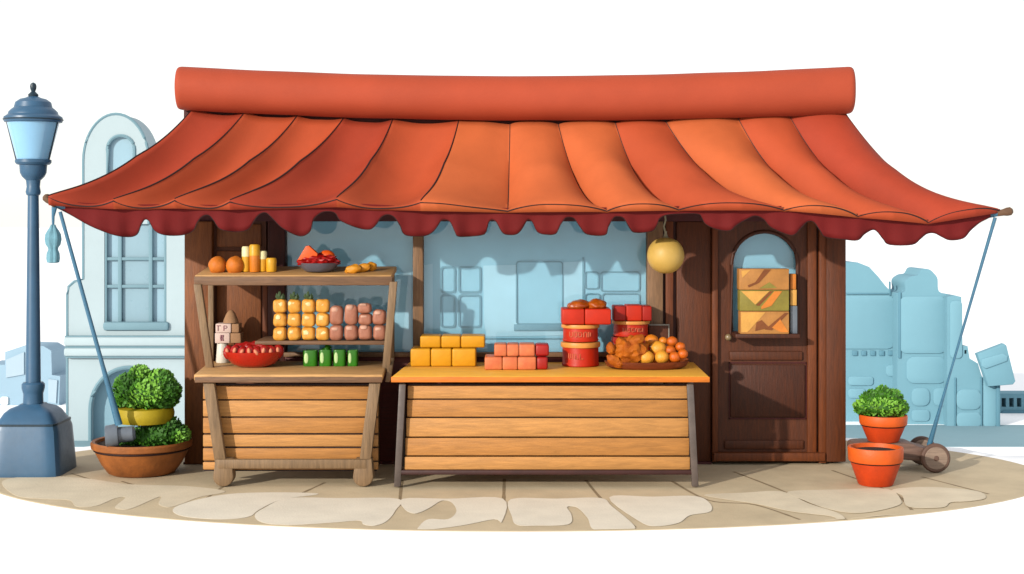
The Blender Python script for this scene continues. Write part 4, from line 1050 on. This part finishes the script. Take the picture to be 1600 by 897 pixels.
for i, (t_, b_, m_, lab) in enumerate(((478, 522, m_mallet, 'small grey packet at the bottom, right of the crates'), (452.5, 477.5, m_k2, 'small amber packet resting on the grey packet, right of the crates'), (428, 452, m_k5, 'small orange packet topmost, right of the crates'))):
    bm = new(); pbox(bm, 1235, 1246 - i, t_, b_, Yc_ + .05, .08, .005)
    single('small_packet', bm, m_, lab, 'packet', (X(1240, Yc_), Yc_ + .05, Z(b_, Yc_ + .05)), 'small packets beside the crates')

# ------------------------------------------------------------------ camera, light, sky
cam = bpy.data.cameras.new('camera'); co = link(bpy.data.objects.new('camera', cam)); sc.camera = co
cam.sensor_width = 36; cam.lens = F / 1600 * 36; cam.shift_y = -(448.5 - HY) / 1600
co.location = (0, -D, H); co.rotation_euler = (R(90), 0, 0); cam.clip_end = 3000; cam.clip_start = .1

EL, AZ = R(16.5), R(-40)            # sun in front of the shop, to the left
sl = bpy.data.lights.new('sun', 'SUN'); so = link(bpy.data.objects.new('sun', sl))
sl.energy = 5; sl.angle = R(1.2); sl.color = (1, .94, .85)
to_sun = Vector((math.sin(AZ) * math.cos(EL), -math.cos(AZ) * math.cos(EL), math.sin(EL)))
so.rotation_euler = to_sun.to_track_quat('Z', 'Y').to_euler(); so.location = to_sun * 20
w = bpy.data.worlds.new('World'); sc.world = w; w.use_nodes = True
nt = w.node_tree; bg = nt.nodes['Background']
sky = nt.nodes.new('ShaderNodeTexSky'); sky.sky_type = 'NISHITA'; sky.sun_disc = False
sky.sun_elevation = EL; sky.sun_rotation = math.atan2(to_sun.x, to_sun.y)
bg.inputs['Strength'].default_value = .06
nt.links.new(sky.outputs['Color'], bg.inputs['Color'])
bg2 = nt.nodes.new('ShaderNodeBackground'); bg2.inputs['Color'].default_value = (1, 1, 1, 1); bg2.inputs['Strength'].default_value = .88
ad = nt.nodes.new('ShaderNodeAddShader')
nt.links.new(bg.outputs[0], ad.inputs[0]); nt.links.new(bg2.outputs[0], ad.inputs[1])
nt.links.new(ad.outputs[0], nt.nodes['World Output'].inputs['Surface'])
sc.view_settings.view_transform = 'Standard'; sc.view_settings.look = 'None'
sc.view_settings.exposure = 0; sc.view_settings.gamma = 1; sc.view_settings.use_curve_mapping = False
sc.cycles.max_bounces = 8; sc.cycles.transparent_max_bounces = 12
